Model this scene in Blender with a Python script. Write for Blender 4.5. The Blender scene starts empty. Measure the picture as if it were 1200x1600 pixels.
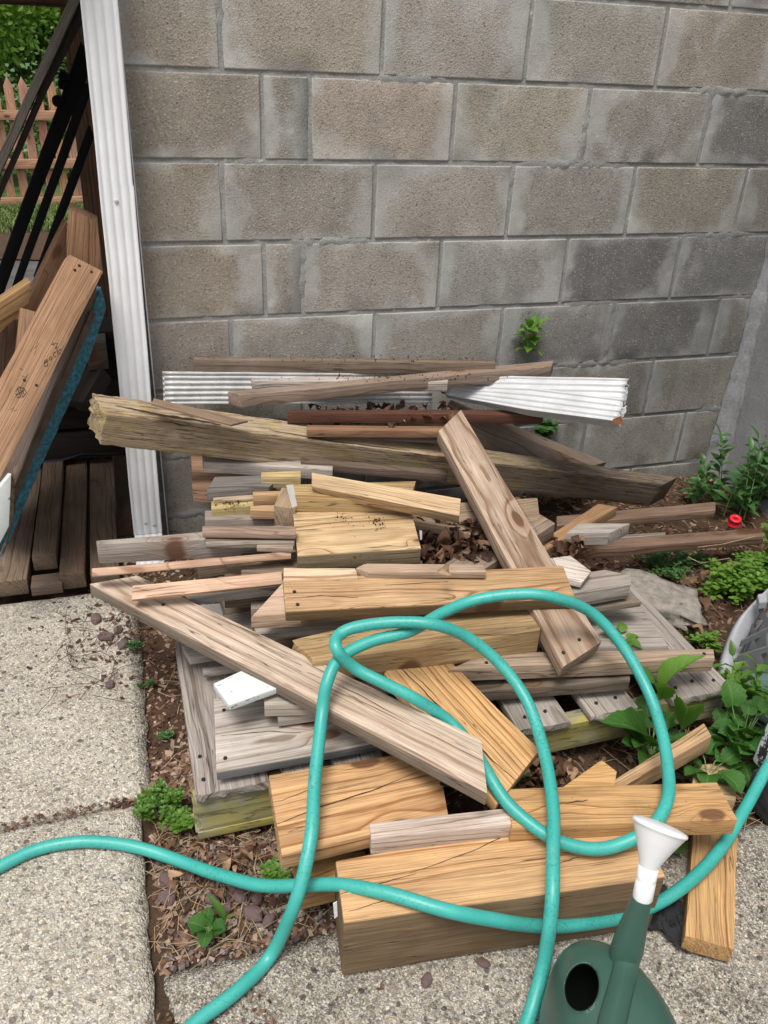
import bpy, bmesh, math, random
import numpy as np
from mathutils import Vector, Matrix, Quaternion, noise as MN
random.seed(7); np.random.seed(7)
S=bpy.context.scene
R=math.radians
# ---------------- camera, sky, sun, exposure ----------------
cam_d=bpy.data.cameras.new('camera'); cam=bpy.data.objects.new('camera',cam_d); S.collection.objects.link(cam)
cam_d.sensor_fit='VERTICAL'; cam_d.sensor_height=36; cam_d.lens=1300/1600*36; cam_d.clip_end=400; cam_d.clip_start=.05
CM=(Matrix.Rotation(R(-18.626),4,'Z')@Matrix.Rotation(R(61.058),4,'X')@Matrix.Rotation(R(2.829),4,'Z'))
CP=Vector((.3359,-2.3126,1.34))
cam.matrix_world=Matrix.Translation(CP)@CM
S.camera=cam
W=bpy.data.worlds.new("World"); S.world=W; W.use_nodes=True
nt=W.node_tree; nt.nodes.clear()
sky=nt.nodes.new('ShaderNodeTexSky'); sky.sky_type='NISHITA'; sky.sun_disc=False
SUN_EL,SUN_AZ=R(67),R(-130)          # direction the sun stands in
sky.sun_elevation=SUN_EL; sky.sun_rotation=R(90)-SUN_AZ; sky.dust_density=4; sky.air_density=1.2; sky.ozone_density=1
hs=nt.nodes.new('ShaderNodeHueSaturation'); hs.inputs['Saturation'].default_value=.22
bg=nt.nodes.new('ShaderNodeBackground'); bg.inputs[1].default_value=.118
wo=nt.nodes.new('ShaderNodeOutputWorld')
nt.links.new(sky.outputs[0],hs.inputs['Color']); nt.links.new(hs.outputs[0],bg.inputs[0]); nt.links.new(bg.outputs[0],wo.inputs[0])
sd=bpy.data.lights.new('sun','SUN'); sd.energy=2.3; sd.angle=R(22); sd.color=(1,.95,.88)
sun=bpy.data.objects.new('sun',sd); S.collection.objects.link(sun)
sdir=Vector((math.cos(SUN_EL)*math.cos(SUN_AZ),math.cos(SUN_EL)*math.sin(SUN_AZ),math.sin(SUN_EL)))
sun.rotation_euler=sdir.to_track_quat('Z','Y').to_euler(); sun.location=sdir*20
S.view_settings.view_transform='Standard'; S.view_settings.look='None'; S.view_settings.gamma=1
S.view_settings.exposure=.37
S.view_settings.use_curve_mapping=False

# ---------------- surveying: a sight line from the photograph's standpoint to a known height or depth -------------
M3=CM.to_3x3()
def ray(u,v): return M3@Vector(((u-600)/1300,(800-v)/1300,-1))
def atz(u,v,z):
    d=ray(u,v); return CP+d*((z-CP.z)/d.z)
def aty(u,v,y):
    d=ray(u,v); return CP+d*((y-CP.y)/d.y)
# ---------------- object helpers ----------------
COL=S.collection
def prop(o,label=None,cat=None,group=None,kind=None):
    if label: o['label']=label
    if cat: o['category']=cat
    if group: o['group']=group
    if kind: o['kind']=kind
    return o
def mobj(name,me,mat=None,parent=None,loc=None,smooth=False):
    o=bpy.data.objects.new(name,me); COL.objects.link(o)
    if mat is not None and len(me.materials)==0: me.materials.append(mat)
    if parent: o.parent=parent
    if loc is not None: o.location=loc
    if smooth: me.polygons.foreach_set('use_smooth',[True]*len(me.polygons))
    return o
def bobj(name,bm,mat=None,parent=None,loc=None,smooth=False):
    me=bpy.data.meshes.new(name); bm.normal_update(); bm.to_mesh(me); bm.free()
    return mobj(name,me,mat,parent,loc,smooth)
def empty(name,loc=(0,0,0),**k):
    o=bpy.data.objects.new(name,None); COL.objects.link(o); o.location=loc; o.empty_display_size=.05
    return prop(o,**k)
def pyobj(name,V,F,mat=None,parent=None,loc=None,smooth=False):
    me=bpy.data.meshes.new(name); me.from_pydata([tuple(v) for v in V],[],F); me.update()
    return mobj(name,me,mat,parent,loc,smooth)
# ---------------- node helpers ----------------
class NT:
    def __init__(s,name):
        s.m=bpy.data.materials.new(name); s.m.use_nodes=True; s.t=s.m.node_tree; s.t.nodes.clear()
        s.out=s.t.nodes.new('ShaderNodeOutputMaterial'); s.b=s.t.nodes.new('ShaderNodeBsdfPrincipled')
        s.t.links.new(s.b.outputs[0],s.out.inputs[0])
    def _in(s,sock,v):
        if isinstance(v,bpy.types.NodeSocket): s.t.links.new(v,sock)
        elif v is not None:
            if sock.type=='RGBA' and isinstance(v,(tuple,list)) and len(v)==3: v=(*v,1)
            if sock.type=='VECTOR' and isinstance(v,(int,float)): v=(v,v,v)
            sock.default_value=v
    def math(s,op,a,b=None,c=None,clamp=False):
        n=s.t.nodes.new('ShaderNodeMath'); n.operation=op; n.use_clamp=clamp
        s._in(n.inputs[0],a); s._in(n.inputs[1],b); s._in(n.inputs[2],c); return n.outputs[0]
    def vm(s,op,a,b=None):
        n=s.t.nodes.new('ShaderNodeVectorMath'); n.operation=op; s._in(n.inputs[0],a); s._in(n.inputs[1],b); return n.outputs[0]
    def comb(s,x,y,z):
        n=s.t.nodes.new('ShaderNodeCombineXYZ'); s._in(n.inputs[0],x); s._in(n.inputs[1],y); s._in(n.inputs[2],z); return n.outputs[0]
    def sep(s,v):
        n=s.t.nodes.new('ShaderNodeSeparateXYZ'); s._in(n.inputs[0],v); return n.outputs
    def obj(s): return s.t.nodes.new('ShaderNodeTexCoord').outputs['Object']
    def uv(s): return s.t.nodes.new('ShaderNodeTexCoord').outputs['UV']
    def pos(s): return s.t.nodes.new('ShaderNodeNewGeometry').outputs['Position']
    def info(s): return s.t.nodes.new('ShaderNodeObjectInfo').outputs
    def noise(s,v,scale=1,detail=2,rough=.5,dist=0):
        n=s.t.nodes.new('ShaderNodeTexNoise'); s._in(n.inputs['Vector'],v); n.inputs['Scale'].default_value=scale; n.inputs['Detail'].default_value=detail
        n.inputs['Roughness'].default_value=rough; n.inputs['Distortion'].default_value=dist; return n.outputs['Fac']
    def vor(s,v,scale=1,feature='F1',rand=1):
        n=s.t.nodes.new('ShaderNodeTexVoronoi'); n.feature=feature; s._in(n.inputs['Vector'],v); n.inputs['Scale'].default_value=scale; n.inputs['Randomness'].default_value=rand; return n.outputs
    def ramp(s,f,stops,interp='LINEAR'):
        n=s.t.nodes.new('ShaderNodeValToRGB'); s._in(n.inputs[0],f); cr=n.color_ramp; cr.interpolation=interp
        while len(cr.elements)<len(stops): cr.elements.new(.5)
        for e,(p,c) in zip(cr.elements,stops):
            e.position=p; e.color=(c,c,c,1) if isinstance(c,(int,float)) else (*c,1)
        return n.outputs[0]
    def mix(s,f,a,b,mode='MIX'):
        n=s.t.nodes.new('ShaderNodeMix'); n.data_type='RGBA'; n.blend_type=mode; n.clamp_factor=True
        s._in(n.inputs['Factor'],f)
        s._in(n.inputs[6],a); s._in(n.inputs[7],b); return n.outputs[2]
    def mr(s,v,a,b,c=0,d=1,smooth=False):
        n=s.t.nodes.new('ShaderNodeMapRange'); n.interpolation_type='SMOOTHSTEP' if smooth else 'LINEAR'
        s._in(n.inputs[0],v)
        for i,x in enumerate((a,b,c,d)): s._in(n.inputs[i+1],x)
        return n.outputs[0]
    def bump(s,h,strength=.5,dist=.002,normal=None):
        n=s.t.nodes.new('ShaderNodeBump'); n.inputs['Strength'].default_value=strength; n.inputs['Distance'].default_value=dist
        s._in(n.inputs['Height'],h)
        if normal is not None: s.t.links.new(normal,n.inputs['Normal'])
        return n.outputs[0]
    def done(s,col,rough=.8,normal=None,metal=0,spec=None,**k):
        s._in(s.b.inputs['Base Color'],col); s._in(s.b.inputs['Roughness'],rough); s._in(s.b.inputs['Metallic'],metal)
        if spec is not None: s.b.inputs['Specular IOR Level'].default_value=spec
        if normal is not None: s.t.links.new(normal,s.b.inputs['Normal'])
        return s.m

# ---------------- materials ----------------
def wood_mat(name,ring=.008,rot=0.,crack=.5,scale=1.):
    n=NT(name); x,y,z=n.sep(n.obj()); I=n.info(); rnd=I['Random']; tint=I['Color']; al=I['Alpha']
    r2=n.math('FRACT',n.math('MULTIPLY',rnd,37.7)); r3=n.math('FRACT',n.math('MULTIPLY',rnd,91.3))
    oy=n.math('MULTIPLY',n.math('SUBTRACT',rnd,.5),.20); oz=n.math('SUBTRACT',-.025,n.math('MULTIPLY',r2,.07))
    off=n.math('MULTIPLY',r3,23.)
    n1=n.noise(n.comb(n.math('ADD',n.math('MULTIPLY',x,2.2),off),n.math('MULTIPLY',y,7.),n.math('MULTIPLY',z,7.)),1,2)
    n2=n.noise(n.comb(n.math('ADD',n.math('MULTIPLY',x,12.),off),n.math('MULTIPLY',y,30.),n.math('MULTIPLY',z,30.)),1,2)
    # knots
    kv=n.vor(n.comb(n.math('ADD',n.math('MULTIPLY',x,4.2),off),n.math('MULTIPLY',n.math('SUBTRACT',y,oy),9.),n.math('ADD',n.math('MULTIPLY',z,3.),off)),1)
    kgate=n.math('GREATER_THAN',n.sep(n.vm('MULTIPLY',kv['Color'],(1,1,1)))[0],.62)
    kd=n.math('ADD',kv['Distance'],n.math('MULTIPLY',n.math('SUBTRACT',n2,.5),.08))
    kk=n.math('MULTIPLY',n.mr(kd,.34,.0,0,1,True),kgate)
    kc=n.math('MULTIPLY',n.mr(kd,.14,.09,0,1,True),kgate)
    dy=n.math('SUBTRACT',y,oy); dz=n.math('SUBTRACT',z,oz)
    r=n.math('SQRT',n.math('ADD',n.math('MULTIPLY',dy,dy),n.math('MULTIPLY',dz,dz)))
    r=n.math('ADD',r,n.math('MULTIPLY',n.math('SUBTRACT',n1,.5),.045))
    r=n.math('ADD',r,n.math('MULTIPLY',n.math('SUBTRACT',n2,.5),.0030))
    r=n.math('ADD',r,n.math('MULTIPLY',kk,.018))
    ph=n.math('DIVIDE',r,ring)
    ph=n.math('ADD',ph,n.math('MULTIPLY',n.noise(n.comb(n.math('MULTIPLY',ph,.45),off,0),1,1),2.6))
    fr=n.math('FRACT',ph)
    late=n.ramp(fr,[(0,.0),(.45,.04),(.76,.30),(.87,1.),(.94,.85),(1,.0)])
    lam=n.noise(n.comb(n.math('MULTIPLY',n.math('FLOOR',ph),3.7),off,0),1,0)
    late=n.math('MULTIPLY',late,n.mr(lam,.35,.65,.2,1.25))
    fib=n.noise(n.comb(n.math('ADD',n.math('MULTIPLY',x,9.),off),n.math('MULTIPLY',y,420.),n.math('MULTIPLY',z,420.)),1,2,.6)
    fib2=n.noise(n.comb(n.math('ADD',n.math('MULTIPLY',x,4.),off),n.math('MULTIPLY',y,110.),n.math('MULTIPLY',z,110.)),1,3,.6)
    blo=n.noise(n.comb(n.math('ADD',n.math('MULTIPLY',x,5.),off),n.math('MULTIPLY',y,14.),n.math('MULTIPLY',z,14.)),1,4,.6)
    early=tint; latec=n.mix(1.,tint,(.53,.38,.27),'MULTIPLY')
    c=n.mix(n.math('MULTIPLY',late,.85,clamp=True),early,latec)
    # weathering: silvering with grey ridges and dark furrows
    lum=n.math('MULTIPLY',n.sep(n.vm('MULTIPLY',tint,(1,1,1)))[1],1.0)
    grey=n.mix(1.,n.comb(lum,lum,lum),(1.16,1.06,.98),'MULTIPLY')
    grey=n.mix(n.math('MULTIPLY',late,.75),grey,n.mix(1.,grey,(.42,.38,.34),'MULTIPLY'))
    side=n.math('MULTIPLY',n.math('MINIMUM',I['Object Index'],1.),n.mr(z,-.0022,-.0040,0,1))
    al=n.math('MAXIMUM',al,n.math('MULTIPLY',side,1.1)); grey=n.mix(side,grey,n.mix(1.,tint,(.36,.40,.46),'MULTIPLY'))  # side faces darkened: grey weathering plus their shade, put into the colour
    wf=n.math('MULTIPLY',al,n.mr(blo,.25,.6,.55,1.35),clamp=True)
    c=n.mix(wf,c,grey)
    c=n.mix(1.,c,n.ramp(fib,[(.2,.56),(.8,1.34)]),'MULTIPLY')
    c=n.mix(1.,c,n.ramp(fib2,[(.25,.78),(.75,1.18)]),'MULTIPLY')
    c=n.mix(1.,c,n.ramp(blo,[(.25,.74),(.7,1.14)]),'MULTIPLY')
    c=n.mix(n.math('MULTIPLY',kk,.35),c,(.20,.09,.04)); c=n.mix(n.math('MULTIPLY',kc,.85),c,(.09,.042,.022))
    # drying checks
    ck=n.noise(n.comb(n.math('ADD',n.math('MULTIPLY',x,2.6),n.math('MULTIPLY',off,1.7)),n.math('MULTIPLY',y,75.),n.math('MULTIPLY',z,75.)),1,2.5,.55)
    ckm=n.mr(n.math('ABSOLUTE',n.math('SUBTRACT',ck,.5)),.0,.013,1,0)
    ckg=n.mr(n.noise(n.comb(n.math('ADD',n.math('MULTIPLY',x,3.1),off),n.math('MULTIPLY',y,22.),n.math('MULTIPLY',z,22.)),1,1),.60-.14*crack,.68-.1*crack,0,1)
    ckm=n.math('MULTIPLY',ckm,ckg); c=n.mix(n.math('MULTIPLY',ckm,.9),c,(.035,.022,.014))
    # grime specks and damp stains
    sp=n.noise(n.vm('ADD',n.vm('MULTIPLY',n.obj(),(1,1,1)),n.comb(off,0,0)),95,3,.7)
    c=n.mix(n.math('MULTIPLY',n.mr(sp,.66,.74,0,1),.55),c,(.06,.045,.03))
    st=n.noise(n.vm('ADD',n.obj(),n.comb(0,off,0)),9,4,.65)
    c=n.mix(n.math('MULTIPLY',n.mr(st,.56,.75,0,1),n.math('ADD',.30,rot*.5)),c,n.mix(1.,c,(.45,.40,.36),'MULTIPLY'))
    if rot: 
        al2=n.noise(n.vm('ADD',n.obj(),n.comb(0,off,3.)),14,5,.7)
        c=n.mix(n.mr(al2,.5,.66,0,.55),c,(.30,.26,.09))
        c=n.mix(n.mr(n.noise(n.comb(n.math('MULTIPLY',x,14.),n.math('MULTIPLY',y,160.),n.math('MULTIPLY',z,160.)),1,4,.7),.55,.68,0,.8),c,(.05,.035,.02))
    if rot: c=n.mix(1.,c,n.mix(n.mr(n.math('ADD',x,n.math('MULTIPLY',n.math('SUBTRACT',blo,.5),.5)),-.05,.45,0,1),(1.12,1.02,.86),(.42,.385,.36)),'MULTIPLY')
    c=n.mix(1.,c,(1.17,1.135,1.10),'MULTIPLY')
    # end grain darkens: faces looking along the board
    h=n.math('ADD',n.math('MULTIPLY',fib,.35),n.math('MULTIPLY',fib2,.5)); h=n.math('ADD',h,n.math('MULTIPLY',late,n.mr(al,0,1,.15,.6)))
    h=n.math('SUBTRACT',h,n.math('MULTIPLY',ckm,1.6))
    if rot: h=n.math('ADD',h,n.math('MULTIPLY',blo,1.5))
    return n.done(c,n.mr(al,0,1,.62,.9),n.bump(h,.55,.0016 if not rot else .004),spec=.25)
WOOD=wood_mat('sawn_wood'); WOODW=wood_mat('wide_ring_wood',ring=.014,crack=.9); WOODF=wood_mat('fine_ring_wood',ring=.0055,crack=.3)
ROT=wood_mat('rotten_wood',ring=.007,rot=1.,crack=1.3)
def painted_wood():
    n=NT('flaking_white_paint_wood'); o=n.obj(); x,y,z=n.sep(o)
    f=n.noise(n.comb(n.math('MULTIPLY',x,7.),n.math('MULTIPLY',y,110.),n.math('MULTIPLY',z,110.)),1,4,.7)
    f2=n.noise(o,50,4,.7); m=n.math('GREATER_THAN',n.math('ADD',n.math('MULTIPLY',f,.6),n.math('MULTIPLY',f2,.4)),.60)
    c=n.mix(n.noise(o,12,3),(.52,.57,.56),(.66,.70,.69)); c=n.mix(m,c,(.16,.14,.12))
    return n.done(c,.55,n.bump(n.math('ADD',n.math('MULTIPLY',m,-1.),n.math('MULTIPLY',f,.4)),.5,.001))
PAINT=painted_wood()
def simple(name,col,rough=.6,metal=0,nscale=30,var=.15,bump=.0,bd=.001,spec=None,specks=None):
    n=NT(name); o=n.obj(); f=n.noise(o,nscale,4,.6)
    c=n.mix(1.,col,n.ramp(f,[(.25,1-var),(.75,1+var)]),'MULTIPLY')
    if specks:
        s=n.noise(o,specks[0],3,.75); c=n.mix(n.mr(s,specks[1],specks[1]+.06,0,specks[2]),c,specks[3])
    return n.done(c,rough,n.bump(f,bump,bd) if bump else None,metal,spec)
ALU=simple('white_painted_aluminium',(.84,.86,.88),.34,0,14,.05,specks=(60,.68,.5,(.45,.45,.43)))
ALUD=simple('dull_dusty_aluminium',(.50,.50,.49),.42,.15,25,.22,specks=(70,.6,.6,(.25,.23,.2)))
DARKM=simple('dark_bare_metal',(.02,.02,.02),.6,.2)
ALUF=simple('weathered_white_aluminium',(.50,.51,.515),.45,.1,14,.15,specks=(50,.66,.5,(.35,.33,.3)))
BLACK=simple('black_painted_bar',(.006,.006,.007),.7,0,60,.4,spec=.15)
CAN=simple('dark_green_plastic',(.036,.088,.068),.36,0,20,.08,bump=.05,specks=(160,.72,.25,(.15,.2,.17)))
ROSE=simple('white_plastic',(.80,.81,.82),.38,0,15,.04)
VOID=simple('can_inside',(.004,.008,.006),.7)
REDP=simple('red_plastic',(.62,.02,.035),.4,0,40,.2)
GREYP=simple('dusty_grey_plastic',(.27,.28,.305),.5,0,25,.18,bump=.1)
GREENB=simple('dull_green_grey_plastic',(.10,.16,.145),.5,0,25,.15)
def hose_mat():
    n=NT('teal_hose_rubber'); o=n.obj(); s=n.noise(o,190,3,.85); d=n.noise(o,9,3,.6)
    c=n.mix(n.mr(d,.35,.7,0,1),(.035,.33,.29),(.06,.40,.355))
    gate=n.mr(n.noise(o,5,2),.35,.65,.15,1)
    c=n.mix(n.math('MULTIPLY',n.mr(s,.55,.62,0,.85),gate),c,(.02,.14,.12))
    c=n.mix(n.mr(n.noise(o,40,4,.7),.62,.8,0,.35),c,(.35,.33,.28))
    return n.done(c,.42,n.bump(s,.15,.0008))
HOSE=hose_mat()
def block_mat():
    n=NT('concrete_block'); I=n.info(); o=n.obj(); off=n.vm('ADD',o,n.comb(n.math('MULTIPLY',I['Random'],31.),0,0)); uv=n.sep(n.uv())
    a=n.noise(off,190,3,.7); b=n.noise(off,7,3,.6); g=n.vor(off,230)
    c=n.mix(1.,I['Color'],n.ramp(a,[(.25,.74),(.5,1.),(.78,1.28)]),'MULTIPLY')
    gc=n.sep(g['Color']); 
    c=n.mix(n.math('MULTIPLY',n.math('GREATER_THAN',gc[0],.93),.4),c,(.42,.38,.32)); c=n.mix(n.math('MULTIPLY',n.math('LESS_THAN',gc[0],.07),.45),c,(.10,.085,.07))
    c=n.mix(1.,c,n.ramp(b,[(.25,.86),(.75,1.12)]),'MULTIPLY')
    # cement smeared over the arrises, wandering width (uv in metres from centre, edge distances)
    wob=n.noise(off,15,4,.65); wob2=n.noise(off,4.5,3,.6)
    ex=n.math('SUBTRACT',uv[0],n.math('ADD',.004,n.math('MULTIPLY',n.mr(wob2,.38,.68,0,1),.075)))
    ey=n.math('SUBTRACT',uv[1],n.math('ADD',-.008,n.math('MULTIPLY',n.mr(wob2,.45,.72,0,1),.045)))
    e=n.math('MINIMUM',ex,ey); e=n.math('ADD',e,n.math('MULTIPLY',n.math('SUBTRACT',wob,.5),.035))
    sm=n.math('MULTIPLY',n.mr(e,.026,-.016,0,1,True),n.mr(n.noise(off,8,3,.6),.3,.6,.35,1))
    cem=n.mix(n.noise(off,45,5,.7),(.29,.285,.27),(.43,.43,.42)); cem=n.mix(1.,cem,n.ramp(a,[(.25,.9),(.75,1.1)]),'MULTIPLY')
    cem=n.mix(n.mr(n.noise(off,22,3),.62,.72,0,.6),cem,(.55,.55,.53))
    c=n.mix(n.math('MULTIPLY',sm,.72),c,cem)
    crs=n.noise(n.vm('MULTIPLY',n.pos(),(5.5,5.5,3.2)),1,5,.7); c=n.mix(n.mr(crs,.55,.72,0,.5),c,n.mix(1.,c,(.68,.68,.69),'MULTIPLY')); c=n.mix(n.mr(crs,.44,.30,0,.5),c,(.40,.40,.39))
    # pits
    pv=n.vor(off,55); pg=n.sep(pv['Color'])[1]; pit=n.math('MULTIPLY',n.mr(pv['Distance'],.20,.10,0,1),n.math('GREATER_THAN',pg,.86))
    pv2=n.vor(off,120); pit2=n.math('MULTIPLY',n.mr(pv2['Distance'],.30,.18,0,1),n.math('GREATER_THAN',n.sep(pv2['Color'])[1],.80))
    pp=n.math('MULTIPLY',n.math('MAXIMUM',pit,pit2),n.math('SUBTRACT',1.,n.math('MULTIPLY',sm,.75)))
    c=n.mix(n.math('MULTIPLY',pp,.75),c,(.05,.043,.036))
    # rain runs; grime with corner shade painted in, low on the wall
    P=n.pos(); px,py,pz=n.sep(P)
    low=n.mr(n.math('ADD',n.math('MULTIPLY',n.math('SUBTRACT',px,1.3),.75),n.math('SUBTRACT',1.05,pz)),.1,1.35,0,1,True)
    run=n.noise(n.comb(n.math('MULTIPLY',px,26.),n.math('MULTIPLY',pz,1.8),py),1,3,.6)
    dirt_shade=n.math('MULTIPLY',low,n.mr(n.noise(P,3.2,4,.6),.3,.65,.45,1))
    c=n.mix(n.math('MULTIPLY',dirt_shade,.72),c,n.mix(1.,c,(.40,.42,.43),'MULTIPLY'))
    c=n.mix(n.math('MULTIPLY',n.mr(run,.60,.72,0,.35),n.mr(low,0,.5,.2,1)),c,n.mix(1.,c,(.45,.46,.47),'MULTIPLY'))
    h=n.math('ADD',n.math('MULTIPLY',a,n.mr(sm,0,1,1,.45)),n.math('MULTIPLY',g['Distance'],n.mr(sm,0,1,.6,.15))); h=n.math('SUBTRACT',h,n.math('MULTIPLY',pp,1.3))
    h=n.math('ADD',h,n.math('MULTIPLY',sm,.25))
    c=n.mix(1.,c,(1.23,1.25,1.26),'MULTIPLY')
    return n.done(c,.93,n.bump(h,.6,.0022),spec=.15)
BLOCK=block_mat()
def mortar_mat():
    n=NT('cement_mortar'); o=n.pos(); a=n.noise(o,150,4,.75); b=n.noise(o,11,4,.6)
    c=n.mix(b,(.22,.218,.21),(.40,.40,.385)); c=n.mix(1.,c,n.ramp(a,[(.25,.75),(.75,1.2)]),'MULTIPLY')
    c=n.mix(n.mr(n.noise(o,30,4,.7),.62,.7,0,.7),c,(.6,.6,.58))
    px,py,pz=n.sep(o); low=n.mr(n.math('ADD',n.math('MULTIPLY',n.math('SUBTRACT',px,1.3),.75),n.math('SUBTRACT',1.05,pz)),.1,1.35,0,1,True)
    c=n.mix(n.math('MULTIPLY',low,.6),c,n.mix(1.,c,(.42,.43,.44),'MULTIPLY'))  # same low gradient: grime and corner shade in the mortar colour
    return n.done(c,.93,n.bump(n.math('ADD',a,b),.7,.003),spec=.15)
MORT=mortar_mat()
def fillet_mat():
    n=NT('pale_corner_mortar'); o=n.pos(); a=n.noise(o,120,4,.75); b=n.noise(n.vm('MULTIPLY',o,(9,9,4)),1,5,.65)
    c=n.mix(b,(.15,.15,.155),(.38,.38,.395)); c=n.mix(1.,c,n.ramp(a,[(.25,.8),(.75,1.15)]),'MULTIPLY')
    return n.done(c,.92,n.bump(n.math('ADD',a,b),.7,.004),spec=.15)
FILLET=fillet_mat()
def slab_mat():
    n=NT('exposed_aggregate_concrete'); o=n.pos(); w=o
    d=n.noise(o,60,2,.6); ov=n.vm('ADD',o,n.comb(n.math('MULTIPLY',d,.006),n.math('MULTIPLY',d,-.005),0))
    g=n.vor(ov,190); g2=n.vor(ov,380); gl=n.vor(ov,75)
    cr=n.sep(g['Color']); cs=n.sep(g2['Color']); cl=n.sep(gl['Color'])
    stone=n.ramp(cr[0],[(0,(.17,.155,.14)),(.10,(.27,.235,.20)),(.3,(.36,.345,.33)),(.45,(.44,.38,.30)),(.6,(.52,.48,.42)),(.75,(.38,.36,.34)),(.88,(.66,.61,.53)),(1,(.74,.71,.66))],'CONSTANT')
    small=n.ramp(cs[0],[(0,(.22,.20,.18)),(.2,(.34,.32,.29)),(.5,(.46,.43,.385)),(.8,(.58,.55,.5)),(1,(.68,.66,.62))])
    c=n.mix(n.math('MULTIPLY',n.math('GREATER_THAN',cr[1],.45),.9),small,stone)
    c=n.mix(n.mr(n.vor(ov,155,'DISTANCE_TO_EDGE')['Distance'],.0,.09,.35,0),c,(.27,.25,.22))
    big=n.math('MULTIPLY',n.math('GREATER_THAN',cl[0],.88),n.mr(gl['Distance'],.44,.36,0,1))
    c=n.mix(big,c,n.ramp(cl[1],[(0,(.12,.115,.11)),(.4,(.22,.19,.17)),(.7,(.5,.46,.40)),(1,(.66,.63,.58))]))
    big2=n.noise(o,2.4,4,.6)
    px,py,pz=n.sep(o)
    # front slab is older and darker
    fr=n.math('MULTIPLY',n.math('GREATER_THAN',px,.275),1.)
    c=n.mix(1.,c,n.ramp(big2,[(.3,(.84,.82,.77)),(.7,(1.12,1.10,1.05))]),'MULTIPLY')
    c=n.mix(n.math('MULTIPLY',fr,n.mr(n.noise(o,6,5,.7),.3,.6,.35,.95)),c,n.mix(1.,c,n.ramp(cs[1],[(.2,.30),(.75,.95)]),'MULTIPLY'))
    fine=n.noise(o,420,3,.7); c=n.mix(1.,c,n.ramp(fine,[(.25,.75),(.75,1.22)]),'MULTIPLY')
    dk=n.noise(o,24,5,.75); c=n.mix(n.mr(dk,.60,.78,0,.6),c,(.16,.14,.115))
    h=n.math('ADD',n.mr(n.vor(ov,155,'DISTANCE_TO_EDGE')['Distance'],0,.25,0,1),n.math('MULTIPLY',fine,.4)); h=n.math('ADD',h,n.math('MULTIPLY',big,.8))
    return n.done(c,.88,n.bump(h,.7,.0020),spec=.2)
SLAB=slab_mat()
def soil_mat():
    n=NT('dark_soil'); o=n.pos(); a=n.noise(o,70,5,.75); b=n.noise(o,6,3,.6)
    c=n.mix(a,(.035,.022,.014),(.145,.088,.058)); c=n.mix(n.mr(b,.4,.7,0,.6),c,(.055,.045,.03))
    return n.done(c,.95,n.bump(a,1.,.01),spec=.1)
SOIL=soil_mat()
def attr_mat(name,stops,rough=.85,nscale=80,trans=0,spec=.2,bumpd=.0008):
    n=NT(name); at=n.t.nodes.new('ShaderNodeAttribute'); at.attribute_name='tone'
    c=n.ramp(at.outputs['Fac'],stops); f=n.noise(n.pos(),nscale,3,.7); c=n.mix(1.,c,n.ramp(f,[(.25,.7),(.75,1.25)]),'MULTIPLY')
    m=n.done(c,rough,n.bump(f,.5,bumpd),spec=spec)
    return m
CHIP=attr_mat('bark_mulch',[(0,(.05,.026,.017)),(.3,(.10,.05,.033)),(.55,(.17,.092,.06)),(.78,(.26,.17,.12)),(.92,(.36,.27,.20)),(1,(.45,.36,.28))])
STONEM=simple('purple_brown_stone',(.135,.088,.085),.7,0,60,.3,bump=.5,bd=.003)
DLEAF=attr_mat('dead_leaf',[(0,(.035,.018,.012)),(.5,(.09,.045,.028)),(.85,(.17,.10,.06)),(1,(.36,.23,.14))],.6,120)
GRAVEL=attr_mat('small_stones',[(0,(.09,.07,.065)),(.4,(.17,.13,.12)),(.7,(.28,.25,.23)),(1,(.5,.47,.43))],.8,150)
def leaf_mat(name,a,b,vein=True):
    n=NT(name); I=n.info(); x,y,z=n.sep(n.obj()); uv=n.sep(n.uv())
    f=n.noise(n.obj(),60,3,.6); c=n.mix(f,a,b)
    c=n.mix(1.,c,n.mix(I['Random'],(.72,.78,.7),(1.25,1.15,1.05)),'MULTIPLY')
    if vein:
        v=n.math('ABSOLUTE',n.math('SUBTRACT',uv[0],.5)); c=n.mix(n.mr(v,.0,.03,.55,0),c,(.22,.36,.12))
        sv=n.math('FRACT',n.math('SUBTRACT',n.math('MULTIPLY',uv[1],7.),n.math('MULTIPLY',v,5.))); sm=n.mr(n.math('ABSOLUTE',n.math('SUBTRACT',sv,.5)),0,.09,1,0)
        c=n.mix(n.math('MULTIPLY',sm,.3),c,(.20,.33,.11)); nb=n.bump(n.math('ADD',n.math('MULTIPLY',sm,-1.),f),.6,.0015)
    else: nb=None
    m=n.done(c,.42,nb,spec=.4)
    n.b.inputs['Subsurface Weight'].default_value=0
    tr=n.t.nodes.new('ShaderNodeBsdfTranslucent'); n._in(tr.inputs[0],n.mix(1.,c,(1.5,1.7,.6),'MULTIPLY'))
    mx=n.t.nodes.new('ShaderNodeMixShader'); mx.inputs[0].default_value=.28
    n.t.links.new(n.b.outputs[0],mx.inputs[1]); n.t.links.new(tr.outputs[0],mx.inputs[2]); n.t.links.new(mx.outputs[0],n.out.inputs[0])
    return m
LF_DK=leaf_mat('broad_weed_leaf',(.028,.105,.02),(.07,.20,.034)); LF_BR=leaf_mat('bright_weed_leaf',(.075,.19,.025),(.15,.30,.05))
LF_SM=leaf_mat('small_leaflet',(.065,.16,.025),(.15,.28,.045),False); LF_DU=leaf_mat('dusty_weed_leaf',(.035,.10,.03),(.08,.19,.06),False)
STEM=simple('weed_stem',(.12,.20,.06),.6,0,40,.2)
TREEF=leaf_mat('tree_foliage',(.05,.10,.03),(.11,.20,.05),False)
GRASSM=attr_mat('grass_blades',[(0,(.07,.12,.03)),(.6,(.14,.21,.06)),(1,(.28,.30,.13))],.7,60)
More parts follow.
